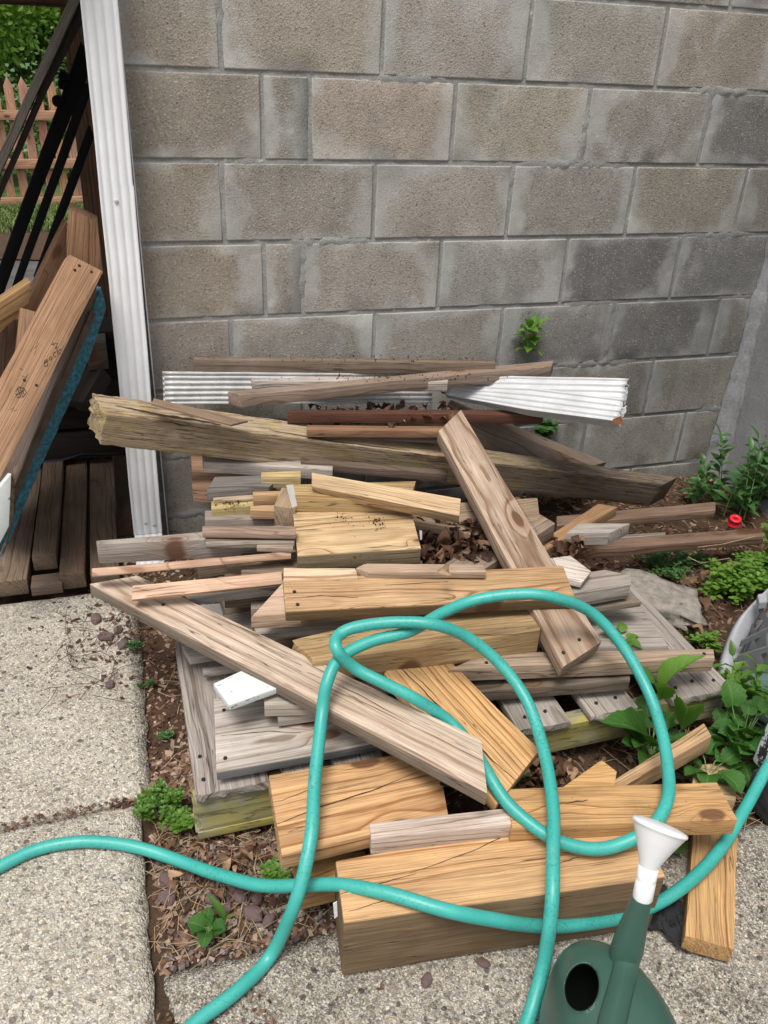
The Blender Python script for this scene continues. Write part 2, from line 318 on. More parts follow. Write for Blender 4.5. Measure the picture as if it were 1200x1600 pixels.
LAWN=simple('lawn_ground',(.06,.12,.03),.95,0,9,.3)
# ---------------- ground, slabs, soil ----------------
def grid_obj(name,x0,x1,y0,y1,step,hf,mat,kind='structure'):
    nx=max(2,int((x1-x0)/step)+1); ny=max(2,int((y1-y0)/step)+1)
    V=[];F=[]
    for j in range(ny):
        for i in range(nx):
            x=x0+(x1-x0)*i/(nx-1); y=y0+(y1-y0)*j/(ny-1); V.append((x,y,hf(x,y)))
    for j in range(ny-1):
        for i in range(nx-1):
            a=j*nx+i; F.append((a,a+1,a+nx+1,a+nx))
    o=pyobj(name,V,F,mat,smooth=True); prop(o,kind=kind); return o
grid_obj('lawn',-70,70,4.35,110,4.,lambda x,y:-.02+.02*MN.noise(Vector((x,y,0))),LAWN)
def soil_h(x,y):
    z=-.022+.016*MN.fractal(Vector((x*9,y*9,.3)),.8,2.1,4)
    z+= .02*max(0,min(1,(y+.45)/.4))
    return z
soil=grid_obj('soil',.20,2.9,-2.2,.02,.014,soil_h,SOIL)
grid_obj('ground',-60,60,-60,4.35,2.,lambda x,y:-.11,SOIL)
def slab(name,x0,x1,y0,y1,top=0,th=.09,seed=0,step=.02,edge=.006):
    nx=int((x1-x0)/step)+1; ny=int((y1-y0)/step)+1; nx=min(nx,150); ny=min(ny,150)
    V=[];F=[]
    for j in range(ny):
        for i in range(nx):
            fx=i/(nx-1); fy=j/(ny-1); x=x0+(x1-x0)*fx; y=y0+(y1-y0)*fy
            z=top+.0022*MN.fractal(Vector((x*6,y*6,seed)),.8,2.1,3)
            ring=(i in(0,nx-1)) or (j in (0,ny-1))
            if ring:
                z-=.010+.006*abs(MN.noise(Vector((x*40,y*40,seed+2))))
                q=edge*MN.fractal(Vector((x*22,y*22,seed+5)),.9,2.1,3)
                if i in(0,nx-1): x+=q
                if j in(0,ny-1): y+=q
            elif i in (1,nx-2) or j in (1,ny-2): z-=.0035*(.5+MN.noise(Vector((x*30,y*30,seed+9))))
            V.append((x,y,z))
    for j in range(ny-1):
        for i in range(nx-1):
            a=j*nx+i; F.append((a,a+1,a+nx+1,a+nx))
    ringi=[i for i in range(nx)]+[j*nx+nx-1 for j in range(1,ny)]+[(ny-1)*nx+i for i in range(nx-2,-1,-1)]+[j*nx for j in range(ny-2,0,-1)]
    b=len(V)
    for k in ringi:
        v=V[k]; V.append((v[0]+.003*MN.noise(Vector((v[0]*50,v[1]*50,7))),v[1],top-th))
    m=len(ringi)
    for k in range(m): F.append((ringi[k],b+k,b+(k+1)%m,ringi[(k+1)%m]))
    o=pyobj(name,V,F,SLAB,smooth=True); prop(o,kind='structure'); return o
slab('concrete_slab_back',-1.6,.298,-1.043,-.262,0,seed=1)
slab('concrete_slab_left',-1.6,.272,-2.9,-1.052,.003,seed=2)
slab('concrete_slab_front',.294,3.2,-2.9,-1.425,-.004,seed=3)
# ---------------- block wall ----------------
HB=.2032; L0=1.484
wall=empty('garage_wall',(0,0,0),label='weathered grey concrete block wall of the garage behind the woodpile',cat='wall')
def block_piece(w,h,seed,parent,mat=BLOCK,flip=False):
    nx=max(3,int(w/.02)); ny=max(4,int(h/.02)); V=[];F=[];UV=[]
    for j in range(ny+1):
        for i in range(nx+1):
            fx=i/nx*2-1; fz=j/ny*2-1; x=fx*w/2; z=fz*h/2; y=-.0048
            e=min(w/2-abs(x),h/2-abs(z))
            nn=MN.fractal(Vector((x*28,z*28,seed*1.7)),.9,2.1,3)
            if e<.001:
                y=.0015; k=.0018*nn
                if w/2-abs(x)<.001: x-=math.copysign(.001+abs(k),x)
                if h/2-abs(z)<.001: z-=math.copysign(.001+abs(k),z)
            else: y+=.0011*nn + (.0012 if e<.022 and nn>.25 else 0)
            V.append((x,y,z)); UV.append((w/2-abs(x),h/2-abs(z)))
    # sharpen: pull second ring close to the edge
    for j in range(ny+1):
        for i in range(nx+1):
            k=j*(nx+1)+i; x,y,z=V[k]
            if i in(1,nx-1) and 0<j<ny: x=math.copysign(w/2-.0026,x)
            if i in(2,nx-2) and 0<j<ny and nx>5: x=math.copysign(w/2-.0058,x)
            if j in(2,ny-2) and 0<i<nx: z=math.copysign(h/2-.0058,z)
            if j in(1,ny-1) and 0<i<nx: z=math.copysign(h/2-.0026,z)
            if 0<i<nx and 0<j<ny: V[k]=(x,y,z); UV[k]=(w/2-abs(x),h/2-abs(z))
    for j in range(ny):
        for i in range(nx):
            a=j*(nx+1)+i; F.append((a,a+1,a+nx+2,a+nx+1))
    b=len(V)
    V+= [(-w/2,.06,-h/2),(w/2,.06,-h/2),(w/2,.06,h/2),(-w/2,.06,h/2)]; UV+=[(.1,.1)]*4
    o=pyobj('block',V,F,mat,parent,smooth=True)
    ul=o.data.uv_layers.new(name='UVMap'); 
    li=np.zeros(len(o.data.loops),dtype=np.int32); o.data.loops.foreach_get('vertex_index',li)
    ul.data.foreach_set('uv',np.array(UV,dtype=np.float32)[li].ravel())
    return o
# joint positions of each course, read off the photograph
EX=[.36,2.425]
rows={-4:[.85,1.25,1.66,2.06],-3:[.64,1.05,1.45,1.86,2.26],-2:[.85,1.25,1.66,2.06],-1:[.64,1.05,1.45,1.86,2.26],
0:[.85,1.25,1.66,2.06],1:[.641,1.049,1.453,1.864,2.262],2:[.738,.861,1.257,1.66,2.06],3:[.629,1.041,1.45,1.85,2.25],4:[.733,.84,1.25,1.66,2.06],
5:[.634,1.056,1.468,1.86,2.262],6:[.47,.84,1.25,1.65,2.053],7:[.63,1.04,1.42,1.83,2.231],8:[.84,1.25,1.65,2.05]}
tone={(1,0):(.27,.235,.195),(1,1):(.30,.265,.22),(1,2):(.29,.265,.235),(1,3):(.27,.25,.22),(1,4):(.26,.225,.19),
(2,0):(.235,.205,.17),(2,2):(.30,.255,.215),(2,3):(.285,.255,.21),(2,4):(.235,.215,.19),(2,5):(.17,.165,.155),
(3,0):(.26,.225,.185),(3,2):(.28,.255,.225),(3,3):(.24,.22,.195),(3,4):(.25,.225,.19),(4,0):(.25,.215,.175),(4,2):(.265,.24,.21),(4,3):(.25,.235,.215),(4,4):(.155,.15,.145),(4,5):(.19,.185,.175),
(5,0):(.25,.215,.185),(5,3):(.21,.2,.19),(5,4):(.17,.165,.155)}
bi=0
for r,js in rows.items():
    xs=[EX[0]]+js+[EX[1]]; zc=L0-HB*(r-.5)
    for k in range(len(xs)-1):
        w=xs[k+1]-xs[k]-.0075
        if w<.02: continue
        o=block_piece(w,HB-.0072,bi,wall); o.location=((xs[k]+xs[k+1])/2,0,zc); bi+=1
        sh=random.uniform(.85,1.08); t=tone.get((r,k)) or (.25*sh,.228*sh,.20*sh)
        o.color=(*t,1)
# mortar sheet with tooled and slopped joints
def mort_h(x,z,js_by_row):
    r=(L0-z)/HB; dz=abs(r-round(r))*HB
    row=int(math.floor(r))+1; dx=min([abs(x-j) for j in js_by_row.get(row,[9])]+[9])
    n1=MN.fractal(Vector((x*14,z*14,4.4)),.8,2.1,4); n2=MN.noise(Vector((x*3.1,z*3.1,9)))
    base=-.0012+ .0022*n1
    slop=max(0,n2-.0)*.0105*(1+1.2*MN.noise(Vector((x*45,z*45,2))))
    wd=min(dz,dx); f=max(0,1-wd/.02)
    y=base-slop*f*(1+.8*n1)-.0012
    groove=max(0,1-abs(min(dz,dx)-.002)/.003)
    return y+(.0032*groove*min(1,max(0,.5-1.6*n2)) )
def mortar():
    x0,x1,z0,z1=.352,2.425,-.12,2.5; st=.0085
    nx=int((x1-x0)/st);nz=int((z1-z0)/st);V=[];F=[]
    for j in range(nz+1):
        for i in range(nx+1):
            x=x0+(x1-x0)*i/nx; z=z0+(z1-z0)*j/nz; V.append((x,mort_h(x,z,rows),z))
    for j in range(nz):
        for i in range(nx):
            a=j*(nx+1)+i; F.append((a,a+1,a+nx+2,a+nx+1))
    o=pyobj('mortar',V,F,MORT,wall,smooth=True); prop(o,kind='stuff')
mortar()
# wall core (thickness) and left end
bm=bmesh.new(); bmesh.ops.create_cube(bm,size=1,matrix=Matrix.Translation((1.39,.105,1.2))@Matrix.Diagonal((2.07,.19,2.75,1))); bobj('wall_core',bm,MORT,wall)
# return wall on the right, toward the camera
rw=empty('return_wall',(2.425,0,0),label='smooth grey rendered return wall meeting the garage wall at the right corner',cat='wall')
PARGE=FILLET
V=[];F=[];ny_,nz_=90,80
for j in range(nz_+1):
    for i in range(ny_+1):
        y=-3.1*i/ny_; z=-.15+2.65*j/nz_; V.append((-.004+.007*MN.fractal(Vector((0,y*5,z*5)),.8,2.1,4),y,z))
for j in range(nz_):
    for i in range(ny_): a=j*(ny_+1)+i; F.append((a,a+1,a+ny_+2,a+ny_+1))
pyobj('parged_face',V,F,PARGE,rw,smooth=True)
bm=bmesh.new(); bmesh.ops.create_cube(bm,size=1,matrix=Matrix.Translation((.115,-1.55,1.2))@Matrix.Diagonal((.2,3.1,2.75,1))); bobj('wall_core',bm,MORT,rw)
# corner fillet of slopped mortar
V=[];F=[];nz=130;na=12
for j in range(nz+1):
    z=-.1+2.6*j/nz; w=.032+.020*MN.fractal(Vector((0,0,z*7)),.8,2.1,4)+max(0,.55-z)*.06
    for i in range(na+1):
        a=i/na; x=-w*(1-a); y=-w*a*.9
        bulge=.25*w*math.sin(math.pi*a); q=.0035*MN.fractal(Vector((a*5,z*25,3)),.8,2.1,3)
        px=x*1.0+bulge*.5; py=y+bulge*.5
        V.append((2.425+px-.004+q,py-.008+q,z))
for j in range(nz):
    for i in range(na):
        a=j*(na+1)+i; F.append((a,a+1,a+na+2,a+na+1))
o=pyobj('corner_mortar',V,F,FILLET,wall,smooth=True)

# ---------------- boards ----------------
def prism(name,loc2,t,mat,M,cuts=.05,bev=.0018,jit=.0012,seed=0,bow=0,rough=0):
    """loc2: outline in the board's own plane (x along it); extruded down by t."""
    bm=bmesh.new(); a2=sum(loc2[i][0]*loc2[(i+1)%len(loc2)][1]-loc2[(i+1)%len(loc2)][0]*loc2[i][1] for i in range(len(loc2)))
    if a2<0: loc2=loc2[::-1]
    top=[bm.verts.new((x,y,0)) for x,y in loc2]; bot=[bm.verts.new((x,y,-t)) for x,y in loc2]
    bm.faces.new(top); bm.faces.new(bot[::-1]); n=len(top)
    for i in range(n): bm.faces.new((top[i],bot[i],bot[(i+1)%n],top[(i+1)%n]))
    bmesh.ops.recalc_face_normals(bm,faces=bm.faces)
    b=min(bev,t*.25)
    bmesh.ops.bevel(bm,geom=bm.edges[:],offset=b,segments=2,profile=.6,affect='EDGES',clamp_overlap=True)
    xs=[p[0] for p in loc2]; ys=[p[1] for p in loc2]; x0,x1=min(xs),max(xs)
    k=max(1,int((x1-x0)/cuts))
    for i in range(1,k):
        bmesh.ops.bisect_plane(bm,geom=bm.verts[:]+bm.edges[:]+bm.faces[:],plane_co=(x0+(x1-x0)*i/k,0,0),plane_no=(1,0,0))
    if rough:
        ky=max(2,int((max(ys)-min(ys))/.012))
        for i in range(1,ky): bmesh.ops.bisect_plane(bm,geom=bm.verts[:]+bm.edges[:]+bm.faces[:],plane_co=(0,min(ys)+(max(ys)-min(ys))*i/ky,0),plane_no=(0,1,0))
        kz=max(2,int(t/.012))
        for i in range(1,kz): bmesh.ops.bisect_plane(bm,geom=bm.verts[:]+bm.edges[:]+bm.faces[:],plane_co=(0,0,-t*i/kz),plane_no=(0,0,1))
    sv=Vector((seed*3.1,seed*7.7,seed*1.3))
    cy=(min(ys)+max(ys))/2
    for v in bm.verts:
        p=v.co.copy(); q=Vector((p.x*7,p.y*20,p.z*20))+sv
        d=Vector((0,MN.noise(q),MN.noise(q+Vector((5,9,2)))))*jit
        if rough:
            q2=Vector((p.x*22,p.y*60,p.z*60))+sv; q3=Vector((p.x*6,p.y*22,p.z*22))+sv
            ends=min(1,max(0,1-(p.x-x0)/.10)) # crumbled left end
            am=rough*(1+1.6*ends)
            f=MN.fractal(q2,.8,2.1,4); g=MN.fractal(q3,.8,2.1,3)
            out=Vector((0,(p.y-cy)/max(.01,abs(p.y-cy)),1 if p.z>-t/2 else -1))
            d+=out*(-abs(f)*.6*am -max(0,g)*am*.8)
            d.x+=ends*ends*am*2.0*MN.fractal(Vector((0,p.y*45,p.z*45))+sv,.8,2.1,4)
        fx=(p.x-x0)/max(.001,x1-x0)
        d.z+=bow*4*fx*(1-fx)
        v.co=p+d
    bm.normal_update()
    for f in bm.faces: f.smooth=True
    for e in bm.edges:
        if e.is_manifold and e.calc_face_angle(0)>R(38): e.smooth=False
    me=bpy.data.meshes.new(name); bm.to_mesh(me); bm.free()
    o=mobj(name,me,mat); o.matrix_world=M; return o
def frame(A,X,N):
    Y=N.cross(X); Mx=Matrix((X,Y,N)).transposed().to_4x4(); Mx.translation=A; return Mx
PILE='loose boards and offcuts heaped on the pallet'
BO={}
def board(name,label,poly,zA,zB,t,roll=0,tint=(.4,.3,.2),wea=.3,mat=None,group=PILE,seed=[0],**k):
    A=atz(*poly[0],zA); B=atz(*poly[1],zB); X=(B-A).normalized(); L=Vector((0,0,1)).cross(X).normalized()
    rr=R(roll)
    if L.dot(ray(*poly[-1]))<0: L=-L
    N=X.cross(L); s=1 if N.z>0 else -1
    L2=L*math.cos(rr)+N*s*math.sin(rr); N=X.cross(L2)
    if N.z<0: N=-N
    Yv=N.cross(X); loc=[]
    for p in poly:
        d=ray(*p); P=CP+d*((A-CP).dot(N)/d.dot(N)); loc.append(((P-A).dot(X),(P-A).dot(Yv)))
    cx=sum(q[0] for q in loc)/len(loc)
    loc=[(a-cx,b) for a,b in loc]; ey=max(b for a,b in loc)-min(b for a,b in loc); ex=max(a for a,b in loc)-min(a for a,b in loc)
    A=A+X*cx
    if ey>1.35*ex:   # the grain runs along the longer side
        cy=sum(b for a,b in loc)/len(loc); A=A+Yv*cy; X=Yv; loc=[(b-cy,-a) for a,b in loc]
    cx=0
    seed[0]+=1
    if wea<0: mat=PAINT
    elif mat is None: mat=[WOOD,WOODW,WOODF][seed[0]%3]
    M=frame(A+X*cx,X,N)
    o=prism(name,loc,t,mat,M,seed=seed[0],**k); prop(o,label,{'stud':'stud','post':'post','timber':'timber'}.get(name,'board'),group)
    o.color=(*tint,max(0,wea)); BO[label]=o
    return o
def span(name,label,P,Q,w,t,up=(0,0,1),tint=(.3,.2,.12),wea=.3,mat=None,parent=None,cat='board',group=None,**k):
    """box section w (across) x t (deep) from P to Q, top face centred on the line P-Q"""
    P=Vector(P);Q=Vector(Q); X=(Q-P).normalized(); N=(Vector(up)-X*Vector(up).dot(X)).normalized(); l=(Q-P).length
    o=prism(name,[(-l/2,-w/2),(l/2,-w/2),(l/2,w/2),(-l/2,w/2)],t,mat or WOOD,frame((P+Q)/2,X,N),seed=random.random()*50,**k)
    if parent: o.parent=parent; o.matrix_parent_inverse=parent.matrix_world.inverted() if False else Matrix.Translation(-parent.location)
    else: prop(o,label,cat,group)
    o.color=(*tint,wea); return o
# (name,label,poly px [near edge A,B, far...], A depth spec, B depth spec, thickness, roll deg, tint, weather)
Y=(.50,.34,.165); O=(.44,.26,.13); G=(.30,.27,.23); B=(.17,.11,.07); P=(.40,.28,.20); DG=(.13,.12,.11); YG=(.36,.28,.15)
W=(.30,.225,.16)
BOARDS=[
# ---- pallet-level, front first
('plank','wide grey weathered plank with dark knots lying on the front left of the pallet',[(338,1206),(700,1140),(690,1095),(334,1092)],.170,.170,.022,0,(.40,.37,.33),.75),
('plank','knotty honey pine offcut with a swirling knot at its left end',[(440,1336),(701,1276),(690,1215),(648,1175),(420,1211)],.175,.165,.038,4,(.49,.305,.155),.0,{'mat':'W'}),
('stud','pale pinkish stud stub under the hose-crossed offcuts',[(580,1312),(800,1287),(796,1262),(577,1287)],.175,.175,.038,0,(.50,.40,.34),.45),
('timber','thick square pine timber with a big knot lying on the concrete slab',[(537,1441),(1040,1369),(985,1262),(524,1345)],.14,.14,.138,0,(.47,.30,.155),.0,{'mat':'W','bev':.003}),
('plank','honey pine plank across the back of the thick front timber',[(800,1292),(1153,1281),(1120,1222),(790,1233)],.178,.165,.036,0,(.45,.28,.13),.0,{'mat':'F'}),
('plank','golden pine board pointing at the camera on the right concrete slab',[(1070,1462),(1147,1483),(1153,1284),(1085,1284)],.045,.045,.038,0,(.42,.265,.125),.0,{'mat':'F'}),
('offcut','short yellow treated offcut under the hose left of the thick timber',[(462,1402),(590,1370),(570,1330),(458,1342)],.075,.075,.038,0,(.36,.22,.08),.1),
('plank','golden cracked pine plank leaning down to the front across the pallet',[(600,1052),(776,1258),(843,1172),(660,990)],.235,.185,.025,0,(.50,.315,.15),.0,{'mat':'W'}),
('stake','thin brown cedar strip sticking out under the golden cracked plank',[(600,1060),(770,958),(750,948),(585,1048)],.22,.26,.02,0,(.34,.2,.11),.1),
('offcut','small white-painted board end poking out beneath the long diagonal plank',[(358,1102),(470,1062),(405,1035),(333,1068)],.258,.258,.014,0,(.8,.84,.82),-1),
('offcut','short grey offcut beneath the white-painted board end',[(413,1103),(520,1100),(515,1072),(412,1078)],.232,.232,.028,0,(.36,.32,.25),.6),
('offcut','brownish grey offcut lowest under the white-painted board end',[(434,1122),(560,1105),(540,1090),(433,1100)],.20,.20,.022,0,(.34,.29,.23),.6),
('plank','long knotty plank with a mitred end lying diagonally across the front of the pile',[(140,912),(762,1240),(752,1155),(262,922),(215,899)],.295,.255,.030,0,(.50,.37,.26),.4,{'mat':'W'}),
# left low boards
('board','grey slant-edged board under the left end of the long diagonal plank',[(296,1028),(460,1000),(450,975),(284,1008)],.17,.17,.02,0,(.3,.28,.25),.8),
('plank','grey plank with a dark knot on the pallet deck behind the diagonal plank',[(360,1002),(640,975),(600,925),(350,960)],.165,.165,.02,0,(.33,.31,.28),.8),
('plank','dull grey board lying crosswise beneath the rotten-ended timber',[(485,1010),(760,1000),(740,955),(462,958)],.185,.2,.02,0,(.33,.28,.24),.7),
('strip','thin pinkish cedar strip below the grey furrowed timber at the left',[(205,937),(441,912),(440,893),(207,915)],.318,.33,.016,40,(.50,.33,.23),.1),
('strip','long thin reddish strip sticking out furthest to the left above the slab',[(143,901),(455,873),(455,862),(143,888)],.335,.345,.016,50,(.46,.30,.21),.15),
('board','grey board edge beneath the thin pinkish cedar strip',[(292,936),(470,915),(460,900),(290,920)],.285,.30,.018,0,(.3,.27,.24),.8),
('post','grey furrowed timber sticking out left in front of the downspout',[(152,851),(420,838),(440,820),(150,845)],.365,.36,.05,0,(.30,.26,.215),.85),
('batten','thin flat batten on top of the small stack left of the block',[(316,833),(462,835),(462,822),(316,822)],.39,.39,.012,0,(.32,.21,.15),.4),
('batten','second thin batten in the small stack left of the block',[(321,850),(460,850),(460,838),(321,836)],.372,.372,.010,0,(.25,.2,.15),.5),
('batten','short ribbed batten lowest beside the big block end',[(401,855),(458,856),(458,845),(402,844)],.370,.370,.012,0,(.33,.25,.17),.4),
('block','big yellow pine block with a stapled tag in the middle of the pile',[(465,868),(658,856),(641,793),(457,797)],.365,.365,.04,0,(.49,.36,.20),.08,{'mat':'W'}),
('stud','ridged cream stud end above the broad tan plank',[(443,906),(560,903),(555,888),(443,887)],.365,.365,.02,0,(.60,.46,.30),.15),
('picket','tan picket with a pointed tip resting behind the broad tan plank',[(575,894),(760,893),(755,882),(572,880),(556,887)],.375,.375,.016,0,(.38,.26,.17),.3),
('plank','broad tan plank on edge across the middle of the pile',[(446,955),(899,935),(880,884),(442,905)],.345,.335,.03,12,(.41,.26,.125),.15,{'mat':'F'}),
('offcut','mitred triangular stud offcut with a ridged face left of the broad tan plank',[(392,964),(470,958),(470,910),(440,912)],.335,.335,.03,8,(.46,.33,.24),.15),
('timber','timber with a crumbled rotten left end under the broad tan plank',[(490,1034),(845,985),(835,945),(560,975),(455,999)],.285,.285,.06,0,(.36,.25,.12),.1,{'mat':'N','rough':.002,'cuts':.02}),
('stud','brown weathered stud reaching right over the pallet beneath the leaning plank',[(700,1046),(1117,1030),(1115,1014),(760,1020)],.235,.215,.034,0,(.34,.25,.165),.3),
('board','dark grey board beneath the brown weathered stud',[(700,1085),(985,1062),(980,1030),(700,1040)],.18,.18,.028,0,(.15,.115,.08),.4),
# middle: diag boards right
('plank','brown plank running back to the right from the leaf-filled hollow',[(700,925),(868,818),(822,790),(640,920)],.30,.31,.04,0,(.25,.175,.12),.35),
('offcut','tan board at the back of the leaf-filled hollow behind the block',[(640,850),(845,822),(840,778),(640,790)],.28,.30,.03,45,(.27,.19,.11),.3),
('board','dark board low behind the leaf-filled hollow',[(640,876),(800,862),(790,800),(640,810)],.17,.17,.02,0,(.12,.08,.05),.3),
('strip','orange brown strip crossing toward the grey board end',[(845,865),(965,792),(935,787),(830,855)],.26,.25,.03,0,(.34,.20,.10),.15),
('stake','long rough brown stake ending above the red spool',[(870,822),(1118,798),(1118,784),(870,806)],.14,.12,.025,0,(.19,.12,.08),.25),
('stake','long rough brown stake reaching the plants at the right edge',[(900,862),(1195,838),(1195,824),(900,846)],.13,.08,.028,0,(.19,.115,.075),.25),
('offcut','short stubby grey board end with a rough furry cut',[(884,834),(952,833),(985,818),(905,818)],.27,.27,.035,0,(.30,.30,.29),1.0),
('picket','pale grey picket tip poking out right of the leaning plank',[(850,897),(910,910),(924,893),(891,868),(850,873)],.325,.31,.014,0,(.50,.49,.46),.8),
('board','grey weathered board end right of the broad tan plank',[(850,937),(986,912),(985,898),(945,890),(850,905)],.29,.28,.04,0,(.32,.29,.26),.85),
('board','thin brown board under the grey weathered board end',[(850,960),(1003,940),(985,925),(850,935)],.235,.225,.015,0,(.24,.19,.13),.5),
('plank','wide grey board lying on the pallet right of the leaning plank',[(905,1013),(1045,1010),(1000,945),(905,950)],.155,.15,.02,0,(.29,.27,.25),.9),
# upper
('post','grey green rotten post lying across the upper pile with a crumbling left end',[(165,647),(1037,757),(1060,745),(142,613)],.545,.17,.096,14,(.33,.27,.175),.6,{'mat':'R','rough':.003,'cuts':.012,'bev':.0035}),
('board','brown board on edge behind the long post sloping down to the right',[(706,634),(925,728),(948,722),(704,624)],.42,.20,.10,0,(.20,.145,.105),.4),
('plank','weathered ridged plank leaning down over the middle of the pile',[(880,1042),(686,673),(720,640),(940,1003)],.265,.47,.035,0,(.37,.265,.18),.3,{'mat':'N'}),
('stake','rough square stake lying topmost against the block wall',[(303,562),(775,567),(770,562),(303,556)],.585,.56,.036,0,(.19,.135,.09),.4),
('stake','brown rough square stake crossing on top of the pale downspouts',[(376,618),(862,572),(866,563),(356,612)],.545,.54,.034,0,(.27,.185,.135),.4),
('stud','silvery grey stud between the two topmost stakes',[(395,596),(700,596),(700,588),(385,588)],.54,.53,.03,0,(.36,.34,.33),.9),
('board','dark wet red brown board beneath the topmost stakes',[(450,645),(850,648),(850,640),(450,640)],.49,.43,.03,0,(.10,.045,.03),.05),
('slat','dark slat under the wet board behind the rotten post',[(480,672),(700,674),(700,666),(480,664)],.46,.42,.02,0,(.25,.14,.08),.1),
('splinter','loose strip of brown bark resting on the rotten post',[(237,630),(362,663),(388,657),(350,648),(240,622)],.575,.515,.006,0,(.25,.16,.10),.3),
# stack left under post
('board','orange brown board edge at the back left below the rotten post',[(300,758),(470,770),(470,700),(298,700)],.30,.30,.05,0,(.36,.215,.13),.15),
('batten','light grey batten stub directly under the rotten post',[(318,722),(520,735),(520,722),(316,712)],.37,.36,.03,0,(.33,.29,.26),.7),
('board','dark slate grey board with a slanted end under the rotten post',[(323,768),(420,762),(440,742),(335,745)],.355,.35,.028,0,(.15,.15,.155),.6),
('offcut','square yellow stud end under the rotten post',[(408,744),(470,745),(470,735),(408,738)],.37,.37,.035,0,(.46,.36,.18),.05),
('offcut','small orange stud end second in the short stack left of the block',[(395,774),(445,774),(450,766),(395,768)],.36,.36,.03,0,(.40,.26,.13),.1),
('offcut','small light stud end third in the short stack left of the block',[(391,797),(440,798),(440,788),(391,790)],.34,.34,.025,0,(.46,.30,.18),.05),
('board','yellow treated board strewn with crumbs at the left of the stack',[(330,796),(400,790),(410,768),(330,780)],.325,.325,.03,0,(.42,.34,.15),.1),
('board','dull grey board beneath the crumb-strewn yellow board',[(320,812),(440,812),(440,795),(320,798)],.305,.305,.03,0,(.26,.22,.18),.6),
('offcut','stubby brown block end standing left of the big block',[(428,790),(462,795),(462,762),(440,762)],.38,.38,.06,0,(.32,.23,.14),.2),
('stud','rounded yellow stud with a stapled paper tag above the big block',[(463,778),(640,782),(650,752),(450,757)],.405,.395,.038,0,(.38,.27,.12),.1),
('stud','clean yellow stud lying above the big block',[(487,760),(718,806),(720,779),(487,738)],.425,.405,.033,25,(.46,.335,.195),.08),
# right front small
('offcut','wedge cut pine offcut standing behind the honey pine plank',[(876,1232),(960,1232),(964,1205),(940,1187)],.16,.16,.04,20,(.50,.31,.13),.0),
('stud','diagonal pine stud end half under the leaves at the right',[(975,1228),(1112,1150),(1100,1130),(945,1228)],.12,.14,.045,0,(.42,.28,.15),.1),
('offcut','tan board lying under the right end of the honey pine plank',[(1080,1245),(1150,1250),(1150,1190),(1085,1195)],.06,.06,.03,0,(.40,.28,.14),.2),
# ---- further offcuts wedged in the gaps
('slat','grey brown slat wedged between the wet board and the long post',[(455,676),(690,686),(690,678),(450,668)],.43,.39,.014,0,(.24,.19,.15),.6),
('slat','thin tan slat under the clean yellow stud',[(640,820),(735,835),(738,826),(642,811)],.33,.32,.014,0,(.36,.26,.16),.3),
('offcut','brown offcut under the right end of the clean yellow stud',[(690,812),(790,806),(785,788),(690,792)],.30,.31,.03,0,(.28,.19,.12),.3),
('slat','dark slat beneath the big yellow block front edge',[(462,893),(660,882),(660,876),(462,886)],.315,.315,.012,0,(.20,.14,.09),.4),
('slat','weathered slat under the mitred triangular offcut',[(400,990),(560,984),(560,976),(398,981)],.26,.26,.014,0,(.30,.25,.2),.7),
('slat','orange brown slat crossing beneath the rotten-ended timber',[(470,1058),(620,1052),(622,1043),(468,1048)],.205,.205,.016,0,(.33,.22,.14),.3),
('offcut','short brown offcut under the tan board strip left of the triangular offcut',[(392,952),(430,950),(430,938),(392,940)],.26,.26,.03,0,(.30,.22,.16),.5),
('slat','thin grey slat lying between the two long brown stakes at right',[(890,848),(1040,836),(1040,831),(890,842)],.12,.10,.012,0,(.2,.17,.14),.7),
('slat','narrow reddish slat in the gap under the grey weathered board end',[(800,948),(905,944),(905,936),(800,940)],.25,.25,.014,0,(.33,.2,.13),.2),
('offcut','dark offcut under the far end of the brown plank by the hollow',[(790,870),(850,845),(842,832),(782,856)],.24,.24,.03,0,(.18,.13,.09),.5),
('slat','grey slat poking out left under the long diagonal plank',[(318,1052),(470,1030),(470,1022),(316,1043)],.16,.16,.012,0,(.33,.31,.28),.9),
('stake','dark wet stake between the stack of stud ends and the post',[(470,722),(700,742),(700,734),(470,714)],.37,.34,.022,0,(.13,.09,.065),.3),
('slat','thin light slat on edge above the crumb-strewn yellow board',[(333,782),(430,776),(430,771),(333,776)],.335,.335,.008,0,(.40,.31,.2),.3),
]
SPEC={}
for b in BOARDS:
    nm,lab,poly,za,zb,t,roll,tint,wea=b[:9]; k=b[9] if len(b)>9 else {}
    k=dict(k)
    if 'mat' in k: k['mat']={'R':ROT,'W':WOODW,'F':WOODF,'N':WOOD}[k['mat']]
    board(nm,lab,poly,za,zb,t,roll,tint,wea,**k)
for k_ in ('thick square pine','big yellow pine block','long knotty plank','broad tan plank on','wide grey weathered'): [o for l,o in BO.items() if k_ in l][0].pass_index=1  # boards whose sides carry weathering and painted shade
